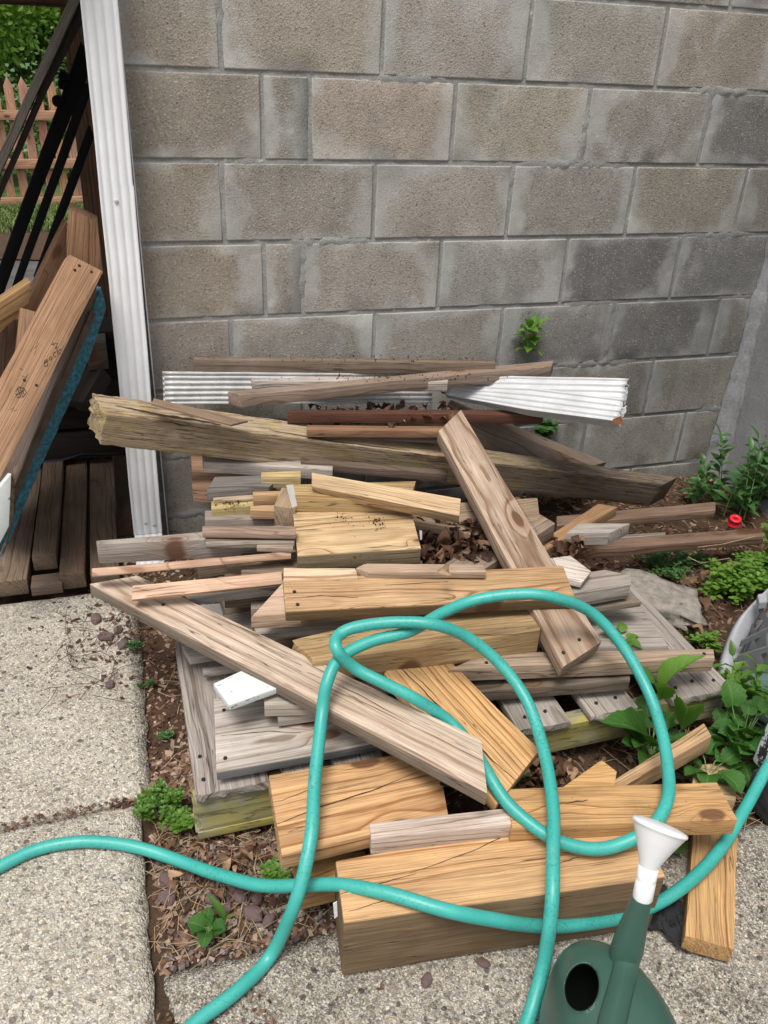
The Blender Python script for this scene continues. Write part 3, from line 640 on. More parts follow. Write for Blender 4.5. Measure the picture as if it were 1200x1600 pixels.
# hidden boards that carry the heap, dim in the gaps
def P3(x,y,z): return Vector((x,y,z))
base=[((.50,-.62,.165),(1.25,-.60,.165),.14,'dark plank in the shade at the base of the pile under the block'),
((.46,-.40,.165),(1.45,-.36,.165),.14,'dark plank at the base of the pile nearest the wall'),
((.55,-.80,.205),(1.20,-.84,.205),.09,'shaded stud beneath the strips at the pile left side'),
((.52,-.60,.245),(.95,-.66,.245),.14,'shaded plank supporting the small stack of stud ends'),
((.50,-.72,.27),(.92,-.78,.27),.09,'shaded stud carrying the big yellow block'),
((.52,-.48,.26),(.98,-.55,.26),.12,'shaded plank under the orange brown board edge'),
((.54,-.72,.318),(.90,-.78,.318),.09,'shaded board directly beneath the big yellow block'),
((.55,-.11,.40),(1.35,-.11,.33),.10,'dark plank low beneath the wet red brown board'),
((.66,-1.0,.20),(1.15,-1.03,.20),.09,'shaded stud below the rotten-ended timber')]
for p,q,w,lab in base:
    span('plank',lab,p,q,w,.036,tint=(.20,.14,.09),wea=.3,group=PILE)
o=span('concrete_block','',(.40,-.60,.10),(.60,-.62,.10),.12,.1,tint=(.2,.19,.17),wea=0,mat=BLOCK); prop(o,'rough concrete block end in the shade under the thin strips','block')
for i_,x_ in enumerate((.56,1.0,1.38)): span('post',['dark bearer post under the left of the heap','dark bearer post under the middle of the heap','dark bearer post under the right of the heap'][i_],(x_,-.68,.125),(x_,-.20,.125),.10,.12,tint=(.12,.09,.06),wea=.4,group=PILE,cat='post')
# ---------------- pallet ----------------
pal=empty('pallet',(.95,-.7,0),label='grey weathered wooden pallet with yellow algae stains under the woodpile',cat='pallet')
GR=(.29,.275,.25)
def pspan(nm,P,Q,w,t,tint=GR,wea=.9,mat=None,**k): 
    return span(nm,None,P,Q,w,t,tint=tint,wea=wea,mat=mat,parent=pal,cuts=.08,**k)
ALG=None
def algae_mat():
    n=NT('algae_stained_wood'); x,y,z=n.sep(n.obj()); f=n.noise(n.comb(n.math('MULTIPLY',x,3.),n.math('MULTIPLY',y,45.),n.math('MULTIPLY',z,45.)),1,4,.65); o=n.obj()
    g=n.noise(n.comb(n.math('MULTIPLY',x,6.),n.math('MULTIPLY',y,9.),n.math('MULTIPLY',z,9.)),1,4,.65)
    c=n.mix(f,(.14,.13,.105),(.38,.36,.29)); c=n.mix(n.mr(g,.40,.62,0,.85),c,n.mix(f,(.20,.18,.04),(.50,.43,.09)))
    ck=n.mr(n.math('ABSOLUTE',n.math('SUBTRACT',f,.47)),0,.018,1,0); c=n.mix(n.math('MULTIPLY',ck,.7),c,(.04,.03,.02))
    return n.done(c,.9,n.bump(n.math('SUBTRACT',f,ck),.6,.002),spec=.2)
ALG=algae_mat()
yf=-1.185
pspan('stringer',(.375,yf+.022,.108),(.80,yf+.022,.108),.038,.088,mat=ALG,rough=.0025)
pspan('stringer',(.83,yf+.022,.108),(1.56,yf+.03,.108),.038,.075,mat=ALG,rough=.003)
for y in(-.96,-.74): pspan('stringer',(.38,y,.108),(1.56,y,.108),.04,.088)
for x0,x1,w in((.375,.60,.0),(.80,1.0,0)): pspan('runner',(x0,yf+.045,.024),(x1,yf+.045,.024),.09,.018,mat=ALG)
dk=[(.376,.513),(.54,.60),(.64,.74),(.78,.85),(.90,.99),(1.03,1.15),(1.20,1.315),(1.40,1.56)]
for a,b in dk:
    pspan('deck_board',((a+b)/2,yf-.004,.130),((a+b)/2+.004,-.715,.130),b-a,.019,tint=tuple(c*random.uniform(.8,1.1) for c in GR),rough=.0012)
nail=bmesh.new(); bmesh.ops.create_cone(nail,cap_ends=True,segments=10,radius1=.0042,radius2=.0035,depth=.003); nme=bpy.data.meshes.new('nail'); nail.to_mesh(nme); nail.free()
for (x,y) in [(.395,yf+.03),(.43,yf+.035),(.47,yf+.03),(.50,yf+.04),(.395,yf+.09),(.92,yf+.03),(.96,yf+.035),(1.06,yf+.03),(1.11,yf+.035),(1.23,yf+.03),(1.28,yf+.035),(1.43,yf+.03),(1.48,yf+.04),(1.53,yf+.03)]:
    o=mobj('nail',nme,DARKM); o.parent=pal; o.location=(x-.95,y+.7,.1315)
# ---------------- tags stapled on the end of boards ----------------
TAGM=simple('paper_tag',(.72,.73,.72),.6,0,40,.1)
def tag(onto,poly,y):
    V=[aty(u,v,y)+Vector((0,-.002,0)) for u,v in poly]; V+= [v+Vector((0,.0008,0)) for v in V]; n=len(poly)
    F=[tuple(range(n)),tuple(range(2*n-1,n-1,-1))]+[(i,i+n,(i+1)%n+n,(i+1)%n) for i in range(n)]
    o=pyobj('paper_tag',V,F,TAGM); o.parent=onto; o.matrix_parent_inverse=onto.matrix_world.inverted(); return o
def find(s): return [o for l,o in BO.items() if s in l][0]
bpy.context.view_layer.update()
ts=find('rounded yellow stud'); tag(ts,[(447,758),(458,757),(464,790),(456,792)],ts.matrix_world.translation.y-.008)
ts=find('thick square pine'); tag(ts,[(520,1410),(526,1407),(527,1430),(522,1434)],-1.50)
ts=find('big yellow pine block'); tag(ts,[(655,828),(659,829),(659,842),(656,843)],atz(658,840,.345).y-.004)
# ---------------- downspouts ----------------
NR=4
RIB=.0032
def ds_profile(w=.102,d=.076,rib=None):
    rib=rib or RIB
    pts=[]
    def side(p,q,ribs):
        L=(Vector(q)-Vector(p)); nrm=Vector((L.y,-L.x)).normalized(); out=[]
        ks=8*ribs
        for i in range(ks):
            t=i/ks; ph=(t*ribs)%1
            dep=rib*(.5-.5*math.cos(2*math.pi*ph))**2 if .08<t<.92 else 0
            pt=Vector(p)+L*t-nrm*dep; out.append((pt.x,pt.y))
        return out
    r=.004
    pts+=side((-w/2,-d/2),(w/2,-d/2),NR); pts+=side((w/2,-d/2),(w/2,d/2),3); pts+=side((w/2,d/2),(-w/2,d/2),NR); pts+=side((-w/2,d/2),(-w/2,-d/2),3)
    return pts
def downspout_mesh(path,w=.102,d=.076,rag=0,scalef=None,seed=0,n=40,up=Vector((0,-1,0))):
    """hollow ribbed tube along path; up = outward direction of the ribbed face"""
    prof=ds_profile(w,d); m=len(prof); V=[];F=[]
    P=[Vector(p) for p in path]; L=[0]
    for a,b in zip(P,P[1:]): L.append(L[-1]+(b-a).length)
    for s in range(n+1):
        t=L[-1]*s/n; k=max(i for i in range(len(L)) if L[i]<=t+1e-9); k=min(k,len(P)-2); f=(t-L[k])/(L[k+1]-L[k]); c=P[k].lerp(P[k+1],f)
        X=(P[k+1]-P[k]).normalized(); Nn=(up-X*up.dot(X)).normalized(); Sd=X.cross(Nn)
        sx,sy=scalef(t/L[-1]) if scalef else (1,1)
        for i,(a,b) in enumerate(prof):
            dd=.0012*MN.noise(Vector((c.x*6+a*9,c.z*6+b*9,seed)))
            q=c+Sd*(a*sx+dd)+Nn*(-b*sy+dd)
            if rag and s==n: q+=X*rag*MN.fractal(Vector((a*38,b*38,seed)),.8,2.1,3)+Nn*rag*.4*MN.noise(Vector((a*50,b*50,seed+4)))
            V.append(q)
    for s in range(n):
        for i in range(m):
            a=s*m+i; b=s*m+(i+1)%m; F.append((a,b,b+m,a+m))
    return V,F
ds=empty('downspout',(.36,-.06,0),label='white ribbed aluminium downspout running down the garage corner',cat='downspout')
def dsub(name,path,mat=ALU,**k):
    V,F=downspout_mesh(path,**k); V=[v-Vector((.36,-.06,0)) for v in V]; o=pyobj(name,V,F,mat,ds,smooth=True)
    return o
XT,XB=.3705,.3505
def dx(z): return XB+(XT-XB)*z/1.41
dsub('upper_tube',[(dx(3.0),-.058,3.0),(dx(1.005),-.058,1.005)],w=.0785,d=.0595,n=30)
dsub('lower_tube',[(dx(1.015)+.001,-.058,1.03),(dx(.06),-.060,.06)],w=.081,d=.062,n=30)
dsub('elbow',[(dx(.10),-.060,.10),(dx(.05),-.062,.045),(dx(.0),-.11,.018),(.345,-.17,-.012)],w=.078,d=.058,n=24,scalef=lambda t:(1,1-.35*t))
scr=bmesh.new(); bmesh.ops.create_uvsphere(scr,u_segments=12,v_segments=8,radius=.0055); sme=bpy.data.meshes.new('screw'); scr.to_mesh(sme); scr.free()
for (u,v) in [(182,315),(241,821),(228,818)]:
    p=aty(u,v,-.0905); o=mobj('screw',sme,ALUD if v<400 else ALU,ds,smooth=True); o.location=p-Vector((.36,-.06,0)); o.scale=(1,.4,1)
bm=bmesh.new(); bmesh.ops.create_cube(bm,size=1,matrix=Matrix.Translation((dx(1.5)-.36+.0385,.04,1.3))@Matrix.Diagonal((.003,.035,2.6,1))); bobj('back_flange',bm,ALU,ds)
NR=6; RIB=.006
def fallen(label,A,B,up,n=30,rag=.012,sf=None,seed=1,w=.102,d=.076,mat=ALUF):
    V,F=downspout_mesh([A,B],w=w,d=d,rag=rag,scalef=sf,seed=seed,n=n,up=up); c=Vector(A)
    o=pyobj('fallen_downspout',[v-c for v in V],F,mat,smooth=True,loc=c); prop(o,label,'downspout','old downspout lengths thrown on the pile'); 
    s=o.modifiers.new('t','SOLIDIFY'); s.thickness=.0009
    return o
A=aty(256,606,-.13); B=aty(984,620,-.20)
fallen('dusty ribbed downspout lying along the wall with its square cut end at left',A,aty(670,606,-.12),Vector((0,-.95,.3)),rag=0,w=.085,d=.06,seed=3,mat=ALUD)
NR=4
fallen('upper of the two crushed white downspouts pointing right on the pile',aty(690,606,-.10),aty(978,615,-.44),Vector((0,-.8,.6)),sf=lambda t:(.30+.38*min(1,t*2.5),.3+.32*min(1,t*2.5)+.06*math.sin(t*9)),rag=.007,seed=5)
fallen('lower of the two crushed white downspouts, bent down with an orange torn corner',aty(700,612,-.13),aty(972,646,-.50),Vector((-.05,-.8,.6)),sf=lambda t:(.30+.36*min(1,t*2),.3+.3*min(1,t*2)),rag=.008,seed=8)

fd_=[o for o in COL.objects if o.get('label','').startswith('lower of the two')][0]; V=[aty(u,v,-.528) for u,v in ((957,655),(971,650),(974,663),(960,664))]; o=pyobj('torn_patch',V,[(0,1,2,3)],simple('orange_rusty_patch',(.30,.11,.05),.8,0,60,.4)); o.parent=fd_; o.location=-fd_.location
# ---------------- drying splits and nails on the nearer boards ----------------
SPLIT=simple('split_shadowed_wood',(.05,.03,.018),.95,0,60,.3)
def on_board(o,u,v,off):
    Mx=o.matrix_world; N=Mx.col[2].to_3d(); A=Mx.translation; d=ray(u,v); return CP+d*((A-CP).dot(N)/d.dot(N))+N*off
def split(key,pts,w=.0016):
    o=find(key); N=o.matrix_world.col[2].to_3d(); P=[]
    for i in range(len(pts)-1):
        a,b=[on_board(o,*p,.0) for p in pts[i:i+2]]; P+= [a.lerp(b,k/6) for k in range(6)]
    P.append(on_board(o,*pts[-1],0)); V=[];F=[]; n=len(P)
    for i,p in enumerate(P):
        T=(P[min(i+1,n-1)]-P[max(i-1,0)]).normalized(); Sd=N.cross(T); ww=w*(.25+math.sin(math.pi*min(1,(i+.3)/n)))*random.uniform(.6,1.3)/2; p=p+Sd*random.gauss(0,.0007)
        V+=[p+Sd*ww+N*.0012,p+N*.0006,p-Sd*ww+N*.0012]
        if i: a=len(V)-6; F+=[(a,a+1,a+4,a+3),(a+1,a+2,a+5,a+4),(a,a+2,a+5,a+3)]
    c=pyobj('split',V,F,SPLIT); c.parent=o; c.matrix_parent_inverse=o.matrix_world.inverted(); return c
bpy.context.view_layer.update()
split('grey green rotten post',[(180,634),(215,641),(255,649),(300,655),(345,664)],.006); split('grey green rotten post',[(215,652),(280,664),(330,671)],.004); split('grey green rotten post',[(420,672),(520,690),(640,704)],.003)
split('golden cracked',[(618,1036),(650,1068),(688,1106),(722,1140),(765,1184),(808,1222)],.0026); split('golden cracked',[(628,1040),(660,1066),(690,1100)],.0012)
split('knotty honey',[(428,1290),(500,1262),(580,1236),(655,1205)],.0018); split('knotty honey',[(426,1255),(470,1240),(500,1226)],.001)
split('thick square pine',[(530,1398),(580,1384),(650,1366)],.0016); split('thick square pine',[(545,1425),(620,1402)],.0012); split('thick square pine',[(640,1366),(740,1330),(800,1300)],.0014); split('thick square pine',[(870,1350),(905,1340)],.0012)
split('long knotty',[(480,1050),(560,1085),(640,1130)],.001); split('long knotty',[(330,962),(420,1000)],.001)
split('broad tan plank on',[(447,935),(500,931),(560,934)],.0014); split('broad tan plank on',[(600,915),(700,909)],.001)
split('weathered ridged',[(800,770),(850,850),(905,950)],.0012); split('honey pine plank across',[(870,1257),(918,1251)],.0022)
split('wide grey weathered',[(345,1150),(420,1143),(470,1146)],.0012); split('clean yellow stud lying',[(560,775),(640,792)],.001)
def nail(key,u,v):
    o=find(key); c=mobj('nail',nme,DARKM); c.parent=o; c.matrix_parent_inverse=o.matrix_world.inverted(); c.matrix_world=Matrix.Translation(on_board(o,u,v,.001))@o.matrix_world.to_3x3().to_4x4()
for k_,pts_ in {'long knotty':[(255,945),(275,930)],'weathered ridged':[(905,1000),(880,1020)],'broad tan plank on':[(460,925),(465,945)],'wide grey weathered':[(352,1185),(350,1110)],'golden cracked':[(640,1010)],'knotty honey':[(690,1225)],'brown weathered stud reaching':[(1100,1022),(760,1036)]}.items():
    for p_ in pts_: nail(k_,*p_)
# ---------------- left: lean-to with stored boards ----------------
frm=empty('lean_to_frame',(.25,1.0,0),label='brown wooden lean-to frame with post and overhead beam at the left',cat='lean-to')
def fpart(nm,P,Q,w,t,up,tint=(.16,.095,.05)): return span(nm,None,P,Q,w,t,up=up,tint=tint,wea=.15,parent=frm,cuts=.2)
fpart('post',(.345,.9,2.4),(.325,.9,-.02),.14,.14,(0,-1,0))
fpart('beam',(-2.5,.80,1.545),(.40,.80,1.555),.04,.14,(0,0,1),(.11,.065,.04))
for x in (-1.6,-.9,-.2): fpart('rafter',(x,-.1,1.60),(x,2.2,1.66),.04,.09,(0,0,1),(.12,.08,.05))
for i in range(12): fpart('roof_board',(-2.3,-.1+.2*i,1.64+.005*i),(.33,-.1+.2*i,1.64+.005*i),.19,.02,(0,0,1),(.13,.09,.06))
def lboard(name,label,pts,t,tint,wea,mat=None,cat='board',group='boards stored leaning left of the downspout',**k):
    """pts: outline as (u,v) with the first three carrying a depth y"""
    A,B,C=[aty(*p) for p in pts[:3]]; X=(B-A).normalized(); N=X.cross(C-A).normalized()
    if N.dot(CP-A)<0: N=-N
    Y=N.cross(X); loc=[]
    for p in pts:
        d=ray(p[0],p[1]); P=CP+d*((A-CP).dot(N)/d.dot(N)); loc.append(((P-A).dot(X),(P-A).dot(Y)))
    cx=sum(a for a,b in loc)/len(loc); loc=[(a-cx,b) for a,b in loc]
    o=prism(name,loc,t,mat or WOOD,frame(A+X*cx,X,N),seed=random.random()*60,**k); prop(o,label,cat,group); o.color=(*tint,wea); return o
OR=(.37,.215,.12)
lp=lboard('plank','long orange brown leaning plank with handwriting and nail holes',[(0,600,-.36),(109,397,-.14),(161,424,-.13),(-10,770)],.036,OR,.12,mat=WOOD,bow=.0)
lboard('plank','short orange plank upright behind the top of the handwritten plank',[(104,372,.02),(108,326,.02),(153,348,.02),(161,430),(104,405)],.10,(.30,.17,.095),.1,bev=.004)
lboard('plank','brown shaded plank sloping left behind the upright orange plank',[(20,520,.12),(104,345,.16),(106,430,.16),(36,560)],.04,(.22,.12,.065),.1)
lboard('plank','tan plank end poking in from the left edge below the black bars',[(-60,512,.0),(48,440,.05),(45,478,.05),(0,520),(-60,560)],.04,(.40,.25,.12),.05)
lboard('plank','narrow tan plank standing left of the handwritten plank',[(20,590,-.08),(30,480,-.02),(66,490,-.02),(40,640)],.04,(.33,.20,.11),.1)
lboard('plank','dark brown plank filling the gap at the left picture edge',[(-60,760,.02),(-60,500,.1),(30,500,.1),(30,640)],.03,(.15,.085,.055),.15)
# blue-edged panel
BLUE=simple('faded_blue_paint',(.035,.17,.24),.85,0,70,.6,bump=.8,bd=.003,specks=(90,.52,.7,(.06,.05,.045)))
# the sheet whose edge is blue runs back into the lean-to
e0,e1=aty(20,792,-.31),aty(150,490,-.12); bk=Vector((-.20,.30,-.16))
V=[e0,e1,e1+bk,e0+bk]; nn_=(e1-e0).cross(bk).normalized()*.015; V=V+[v+nn_ for v in V]
o=pyobj('sheet',V,[(0,1,2,3),(7,6,5,4),(0,4,5,1),(1,5,6,2),(2,6,7,3),(3,7,4,0)],FR_:=simple('dull_brown_board',(.10,.07,.05),.9,0,30,.4)); prop(o,'dull brown sheet leaning back into the dark lean-to behind the blue edge','panel','boards stored leaning left of the downspout')
lboard('panel','leaning panel with a frayed faded blue edge beneath the handwritten plank',[(18,800,-.31),(158,448,-.09),(167,482,-.086),(140,562),(103,647),(62,737),(38,794),(6,870),(-12,852)],.02,(.3,.3,.3),0,mat=BLUE,cuts=.012,rough=.004)
lboard('panel','dark edged panel between the handwritten plank and the blue edge',[(8,790,-.335),(152,440,-.10),(150,470,-.098),(80,630),(28,740)],.02,(.12,.085,.07),.4)
lboard('panel','white painted panel with a crumbling brown edge at the left picture edge',[(-40,790,-.40),(2,760,-.36),(18,740,-.34),(14,822),(0,850),(-40,900)],.02,(.8,.8,.8),0,mat=PAINT)
FR=simple('crumbled_board_edge',(.20,.13,.07),.9,0,70,.6,bump=1,bd=.006)
lboard('edge_strip','frayed brown strip hanging along the white painted panel edge',[(12,845,-.35),(18,735,-.33),(24,745,-.33),(22,815),(4,862)],.012,(.2,.13,.07),0,mat=FR,rough=.004,cuts=.012)
# handwriting and nail holes on the plank, thin strokes of marker on its face
lM=lp.matrix_world.copy()
def on_lp(u,v,off=.0006):
    N=lM.col[2].to_3d(); A=lM.translation; d=ray(u,v); return CP+d*((A-CP).dot(N)/d.dot(N))+N*off
INK=simple('marker_ink',(.06,.035,.03),.8,0,50,.2)
def strokes(name,sts,w=.0016,parent=lp,f=on_lp,N=None):
    N=N or lM.col[2].to_3d(); V=[];F=[]
    for st in sts:
        P=[f(*p) for p in st]
        for i,p in enumerate(P):
            T=(P[min(i+1,len(P)-1)]-P[max(i-1,0)]).normalized(); Sd=N.cross(T)*w/2
            V+= [p+Sd,p-Sd]
            if i: a=len(V)-4; F.append((a,a+1,a+3,a+2))
    o=pyobj(name,V,F,INK); o.parent=parent; o.matrix_parent_inverse=parent.matrix_world.inverted(); return o
bpy.context.view_layer.update()
strokes('handwriting',[
 [(70,562),(68,571),(72,564),(74,561),(75,564),(71,566),(75,567),(74,571),(69,573)],            # B
 [(80,557),(77,559),(77,563),(80,562),(81,557),(81,562)],                                       # a
 [(87,550),(84,551),(83,555),(85,558),(88,556)],                                                 # c
 [(88,540),(90,555)],[(95,545),(89,550),(95,553)],                                               # k
 [(82,534),(85,540),(80,538),(90,536),(86,545)],
])
strokes('scribble',[[(24,612),(30,604),(38,607),(41,613),(36,620),(27,621),(24,614)],[(27,606),(32,620)],[(31,605),(35,619)],[(35,606),(37,616)],[(26,617),(38,609)]])
strokes('pencil_marks',[[(16,640),(22,636),(19,643),(26,640)],[(34,587),(40,590)],[(30,575),(36,578)]],w=.001)
for (u,v) in [(124,415),(117,422),(143,425),(38,594),(57,602)]:
    o=mobj('nail_hole',nme,DARKM); o.parent=lp; o.matrix_parent_inverse=lp.matrix_world.inverted(); o.matrix_world=Matrix.Translation(on_lp(u,v,-.0008))@lM.to_3x3().to_4x4()
# dark bars
lboard('rail','long grey weathered beam leaning at top left with a dark underside',[(-40,325,.25),(116,-20,.30),(134,-20,.30),(2,266),(-28,340)],.05,(.20,.19,.18),.9,group='bars and rails leaning at the left',mat=WOODF)
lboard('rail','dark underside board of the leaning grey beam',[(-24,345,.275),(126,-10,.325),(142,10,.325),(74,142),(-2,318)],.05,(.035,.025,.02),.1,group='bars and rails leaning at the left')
for i,(lab,pts) in enumerate([
 ('wide black bar leaning under the grey beam',[(-6,432,.36),(127,64,.43),(146,98,.43),(67,290),(0,474)]),
 ('second black bar crossing the picket fence to the shed post',[(9,474,.34),(130,130,.42),(147,130,.42),(28,456)]),
 ('thin black bar nearest the downspout',[(54,434,.30),(141,196,.36),(148,214,.36),(67,430)])]):
    lboard('black_bar',lab,pts,.03,(.02,.02,.02),0,mat=BLACK,cat='bar',group='bars and rails leaning at the left')
bm=bmesh.new()
for (u,v,r) in [(100,120,.016),(98,132,.014),(90,158,.016)]:
    bmesh.ops.create_icosphere(bm,subdivisions=2,radius=r,matrix=Matrix.Translation(aty(u,v,.40)))
o=bobj('clamp_knobs',bm,BLACK); prop(o,'black clamp knobs on the wide black bar','clamp')
# timbers lying on the ground inside the lean-to
GB=(.15,.095,.057)
for i,(x0,x1,x2,x3,y0,zt,lab) in enumerate([
 (.185,.262,.20,.262,-.25,.045,'dark stored timber next to the downspout foot'),
 (.105,.172,.13,.19,-.245,.050,'dark stored timber second from the downspout'),
 (.035,.098,.065,.122,-.17,.075,'dark stored timber with rounded end grain, raised on a block'),
 (-.085,.022,-.04,.055,-.235,.045,'wide dark stored timber third from the slab edge left'),
 (-.20,-.095,-.15,-.05,-.25,.04,'dark stored timber furthest left inside the lean-to')]):
    A=Vector(((x0+x1)/2,y0,zt)); B=Vector(((x2+x3)/2,y0+2.1,zt+.03)); span('timber',lab,A,B,x1-x0,.05,tint=GB if i!=3 else (.18,.12,.075),wea=.35,cat='timber',group='timbers stored on the ground in the lean-to',bev=.004)
span('block',"short brown block carrying the raised stored timber",(.03,-.225,.028),(.11,-.225,.028),.06,.03,tint=(.17,.11,.08),wea=.3,cat='block')
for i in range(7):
    z=.16+.09*i; span('timber','shade-tinted lumber end %s of the stack deep in the lean-to'%['lowest','second lowest','third lowest','middle','third highest','second highest','highest'][i],(-1.4+.03*i,.55+.06*(i%3),z),(.345-.02*(i%2),.50+.05*(i%2),z),.16,.075,tint=(.018,.013,.010),wea=.5,cat='timber',group='lumber stacked deep in the lean-to') if i<5 else None  # near-black tint puts the deep lean-to shade into the wood colour
span('offcut','pale square offcut end glimpsed in the dark stack',(.23,.36,.52),(.29,.36,.52),.10,.085,tint=(.11,.09,.07),wea=.5)
span('offcut','slanted dim offcut above the rotten post end',(.18,.25,.36),(.25,.33,.44),.06,.06,tint=(.05,.04,.03),wea=.5)
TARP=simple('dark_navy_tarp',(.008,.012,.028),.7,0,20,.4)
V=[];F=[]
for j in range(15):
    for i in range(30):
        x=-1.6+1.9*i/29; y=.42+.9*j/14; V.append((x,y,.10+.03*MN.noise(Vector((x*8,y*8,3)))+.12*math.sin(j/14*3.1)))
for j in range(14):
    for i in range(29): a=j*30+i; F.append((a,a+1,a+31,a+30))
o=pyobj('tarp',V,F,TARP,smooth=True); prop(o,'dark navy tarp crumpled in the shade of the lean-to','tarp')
# ---------------- yard beyond: beds, fence, foliage ----------------
def rag_sheet(name,x0,x1,y0,y1,z,mat,step=.12):
    return grid_obj(name,x0,x1,y0,y1,step,lambda x,y:z+.012*MN.noise(Vector((x*5,y*5,1))),mat)
rag_sheet('mulch_bed',-4,2.2,3.9,5.0,.0,SOIL)
rag_sheet('stone_path',-4,2.2,2.3,3.9,-.01,simple('grey_path_stone',(.075,.072,.07),.9,0,6,.5,bump=.5,bd=.01))
fence=empty('picket_fence',(0,0,0),label='warm brown picket fence with pointed pickets across the back yard',cat='fence')
F0=Vector((-5.2,5.24,0)); F1=Vector((1.4,6.25,0)); fd=(F1-F0).normalized(); fn=Vector((fd.y,-fd.x,0))
FW=(.50,.285,.175)
pk=prism('picket',[(0,-.035),(.93,-.035),(1.0,0),(.93,.035),(0,.035)],.018,WOOD,Matrix.Identity(4),cuts=.3)
pk.data.name='picket'; pme=pk.data; bpy.data.objects.remove(pk)
Ln=(F1-F0).length; k=int(Ln/.112)
for i in range(k):
    c=F0+fd*(i*.112); o=mobj('picket',pme,None,fence); X=Vector((0,0,1)); N=fn
    o.matrix_world=frame(c+Vector((0,0,.02+random.uniform(-.008,.008))),X,N); o.color=(*(v*random.uniform(.85,1.12) for v in FW),.15)
for z in(.74,.36,.05):
    o=span('rail',None,F0+Vector((0,0,z))+fn*.045,F1+Vector((0,0,z))+fn*.045,.075,.035,up=fn,tint=FW,wea=.1,parent=fence,cuts=.5)
for q in(.15,.52,.9):
    c=F0.lerp(F1,q)-fn*.08; span('post',None,c,c+Vector((0,0,1.0)),.09,.09,up=fn,tint=(.33,.19,.11),wea=.2,parent=fence,cuts=.5)
# grass strip before the fence
def blades(name,n,reg,h,mat,z=0,w=.004):
    V=[];F=[];T=[]
    for i in range(n):
        x=random.uniform(reg[0],reg[1]);y=random.uniform(reg[2],reg[3]); a=random.uniform(0,6.28); hh=h*random.uniform(.5,1.2); l=hh*random.uniform(.2,.8); b=random.uniform(0,6.28)
        dx_,dy_=math.cos(a)*w,math.sin(a)*w; ex,ey=math.cos(b)*l,math.sin(b)*l; k=len(V)
        V+=[(x-dx_,y-dy_,z),(x+dx_,y+dy_,z),(x+ex*.4+dx_*.7,y+ey*.4+dy_*.7,z+hh*.65),(x+ex*.4-dx_*.7,y+ey*.4-dy_*.7,z+hh*.65),(x+ex,y+ey,z+hh)]
        F+=[(k,k+1,k+2,k+3),(k+3,k+2,k+4)]; t=random.random(); T+=[t,t]
    o=pyobj(name,V,F,mat); at=o.data.attributes.new('tone','FLOAT','FACE'); at.data.foreach_set('value',T); prop(o,kind='stuff'); return o
blades('grass',26000,(-2.2,1.2,4.85,6.3),.07,GRASSM,z=-.01,w=.005)
# ---------------- foliage helpers ----------------
def leaf_mesh(name,kind,mat):
    V=[];F=[];UV=[]
    n=9; L=1.
    for i in range(n+1):
        t=i/n
        if kind=='broad': w=.36*math.sin(math.pi*min(1,t**.75))**.75*(1 if t<.97 else .3)
        elif kind=='heart': w=.52*(max(0,math.sin(math.pi*(t*.93+.07)))**.55)
        elif kind=='lance': w=.13*math.sin(math.pi*t**.8)**.9
        elif kind=='oval': w=.27*math.sin(math.pi*t**.85)**.8
        else: w=.42*math.sin(math.pi*t**1.2)**.7
        ser=(.10*w if i%2 else -.05*w) if kind in('broad','heart') else 0
        w=max(w+ser,.004)
        z=-.22*t*t+(.05 if kind=='lance' else .10)*math.sin(t*3.1)
        for s in(-1,-.5,0,.5,1):
            rip=.018*math.sin(t*22+s*2)*abs(s) if kind in('broad','heart') else 0
            back=-.10*abs(s) if kind=='heart' and t<.25 else 0
            V.append((s*w,t*L+back,z+abs(s)*w*.42+rip)); UV.append((.5+s*.5,t))
    for i in range(n):
        for j in range(4): a=i*5+j; F.append((a,a+1,a+6,a+5))
    me=bpy.data.meshes.new(name); me.from_pydata(V,[],F); me.materials.append(mat); me.update()
    ul=me.uv_layers.new(name='UVMap'); 
    for l in me.loops: ul.data[l.index].uv=UV[l.vertex_index]
    me.polygons.foreach_set('use_smooth',[True]*len(me.polygons)); return me
LM={}
def lmesh(kind,mat):
    if (kind,mat.name) not in LM: LM[kind,mat.name]=leaf_mesh('leaf_'+kind,kind,mat)
    return LM[kind,mat.name]
def put_leaf(parent,base,dirv,size,kind,mat,name='leaf',roll=0,wid=1):
    o=mobj(name,lmesh(kind,mat),None,parent); Y=Vector(dirv).normalized(); Z=Vector((0,0,1)); X=Y.cross(Z)
    if X.length<.05: X=Vector((1,0,0))
    X.normalize(); Z=X.cross(Y); Mx=Matrix((X,Y,Z)).transposed().to_4x4()@Matrix.Rotation(roll,4,'Y')@Matrix.Diagonal((size*wid,size,size,1)); Mx.translation=Vector(base)-parent.location
    o.matrix_basis=Mx; return o
def tube(bm,P,r0,r1,n=6):
    P=[Vector(p) for p in P]; prev=None
    for i,p in enumerate(P):
        T=(P[min(i+1,len(P)-1)]-P[max(i-1,0)]).normalized(); A=T.orthogonal().normalized(); 
        if prev is not None: A=(prev-T*prev.dot(T)).normalized()
        prev=A; B=T.cross(A); r=r0+(r1-r0)*i/(len(P)-1)
        ring=[bm.verts.new(p+(A*math.cos(6.2832*k/n)+B*math.sin(6.2832*k/n))*r) for k in range(n)]
        if i: 
            for k in range(n): bm.faces.new((last[k],last[(k+1)%n],ring[(k+1)%n],ring[k]))
        last=ring
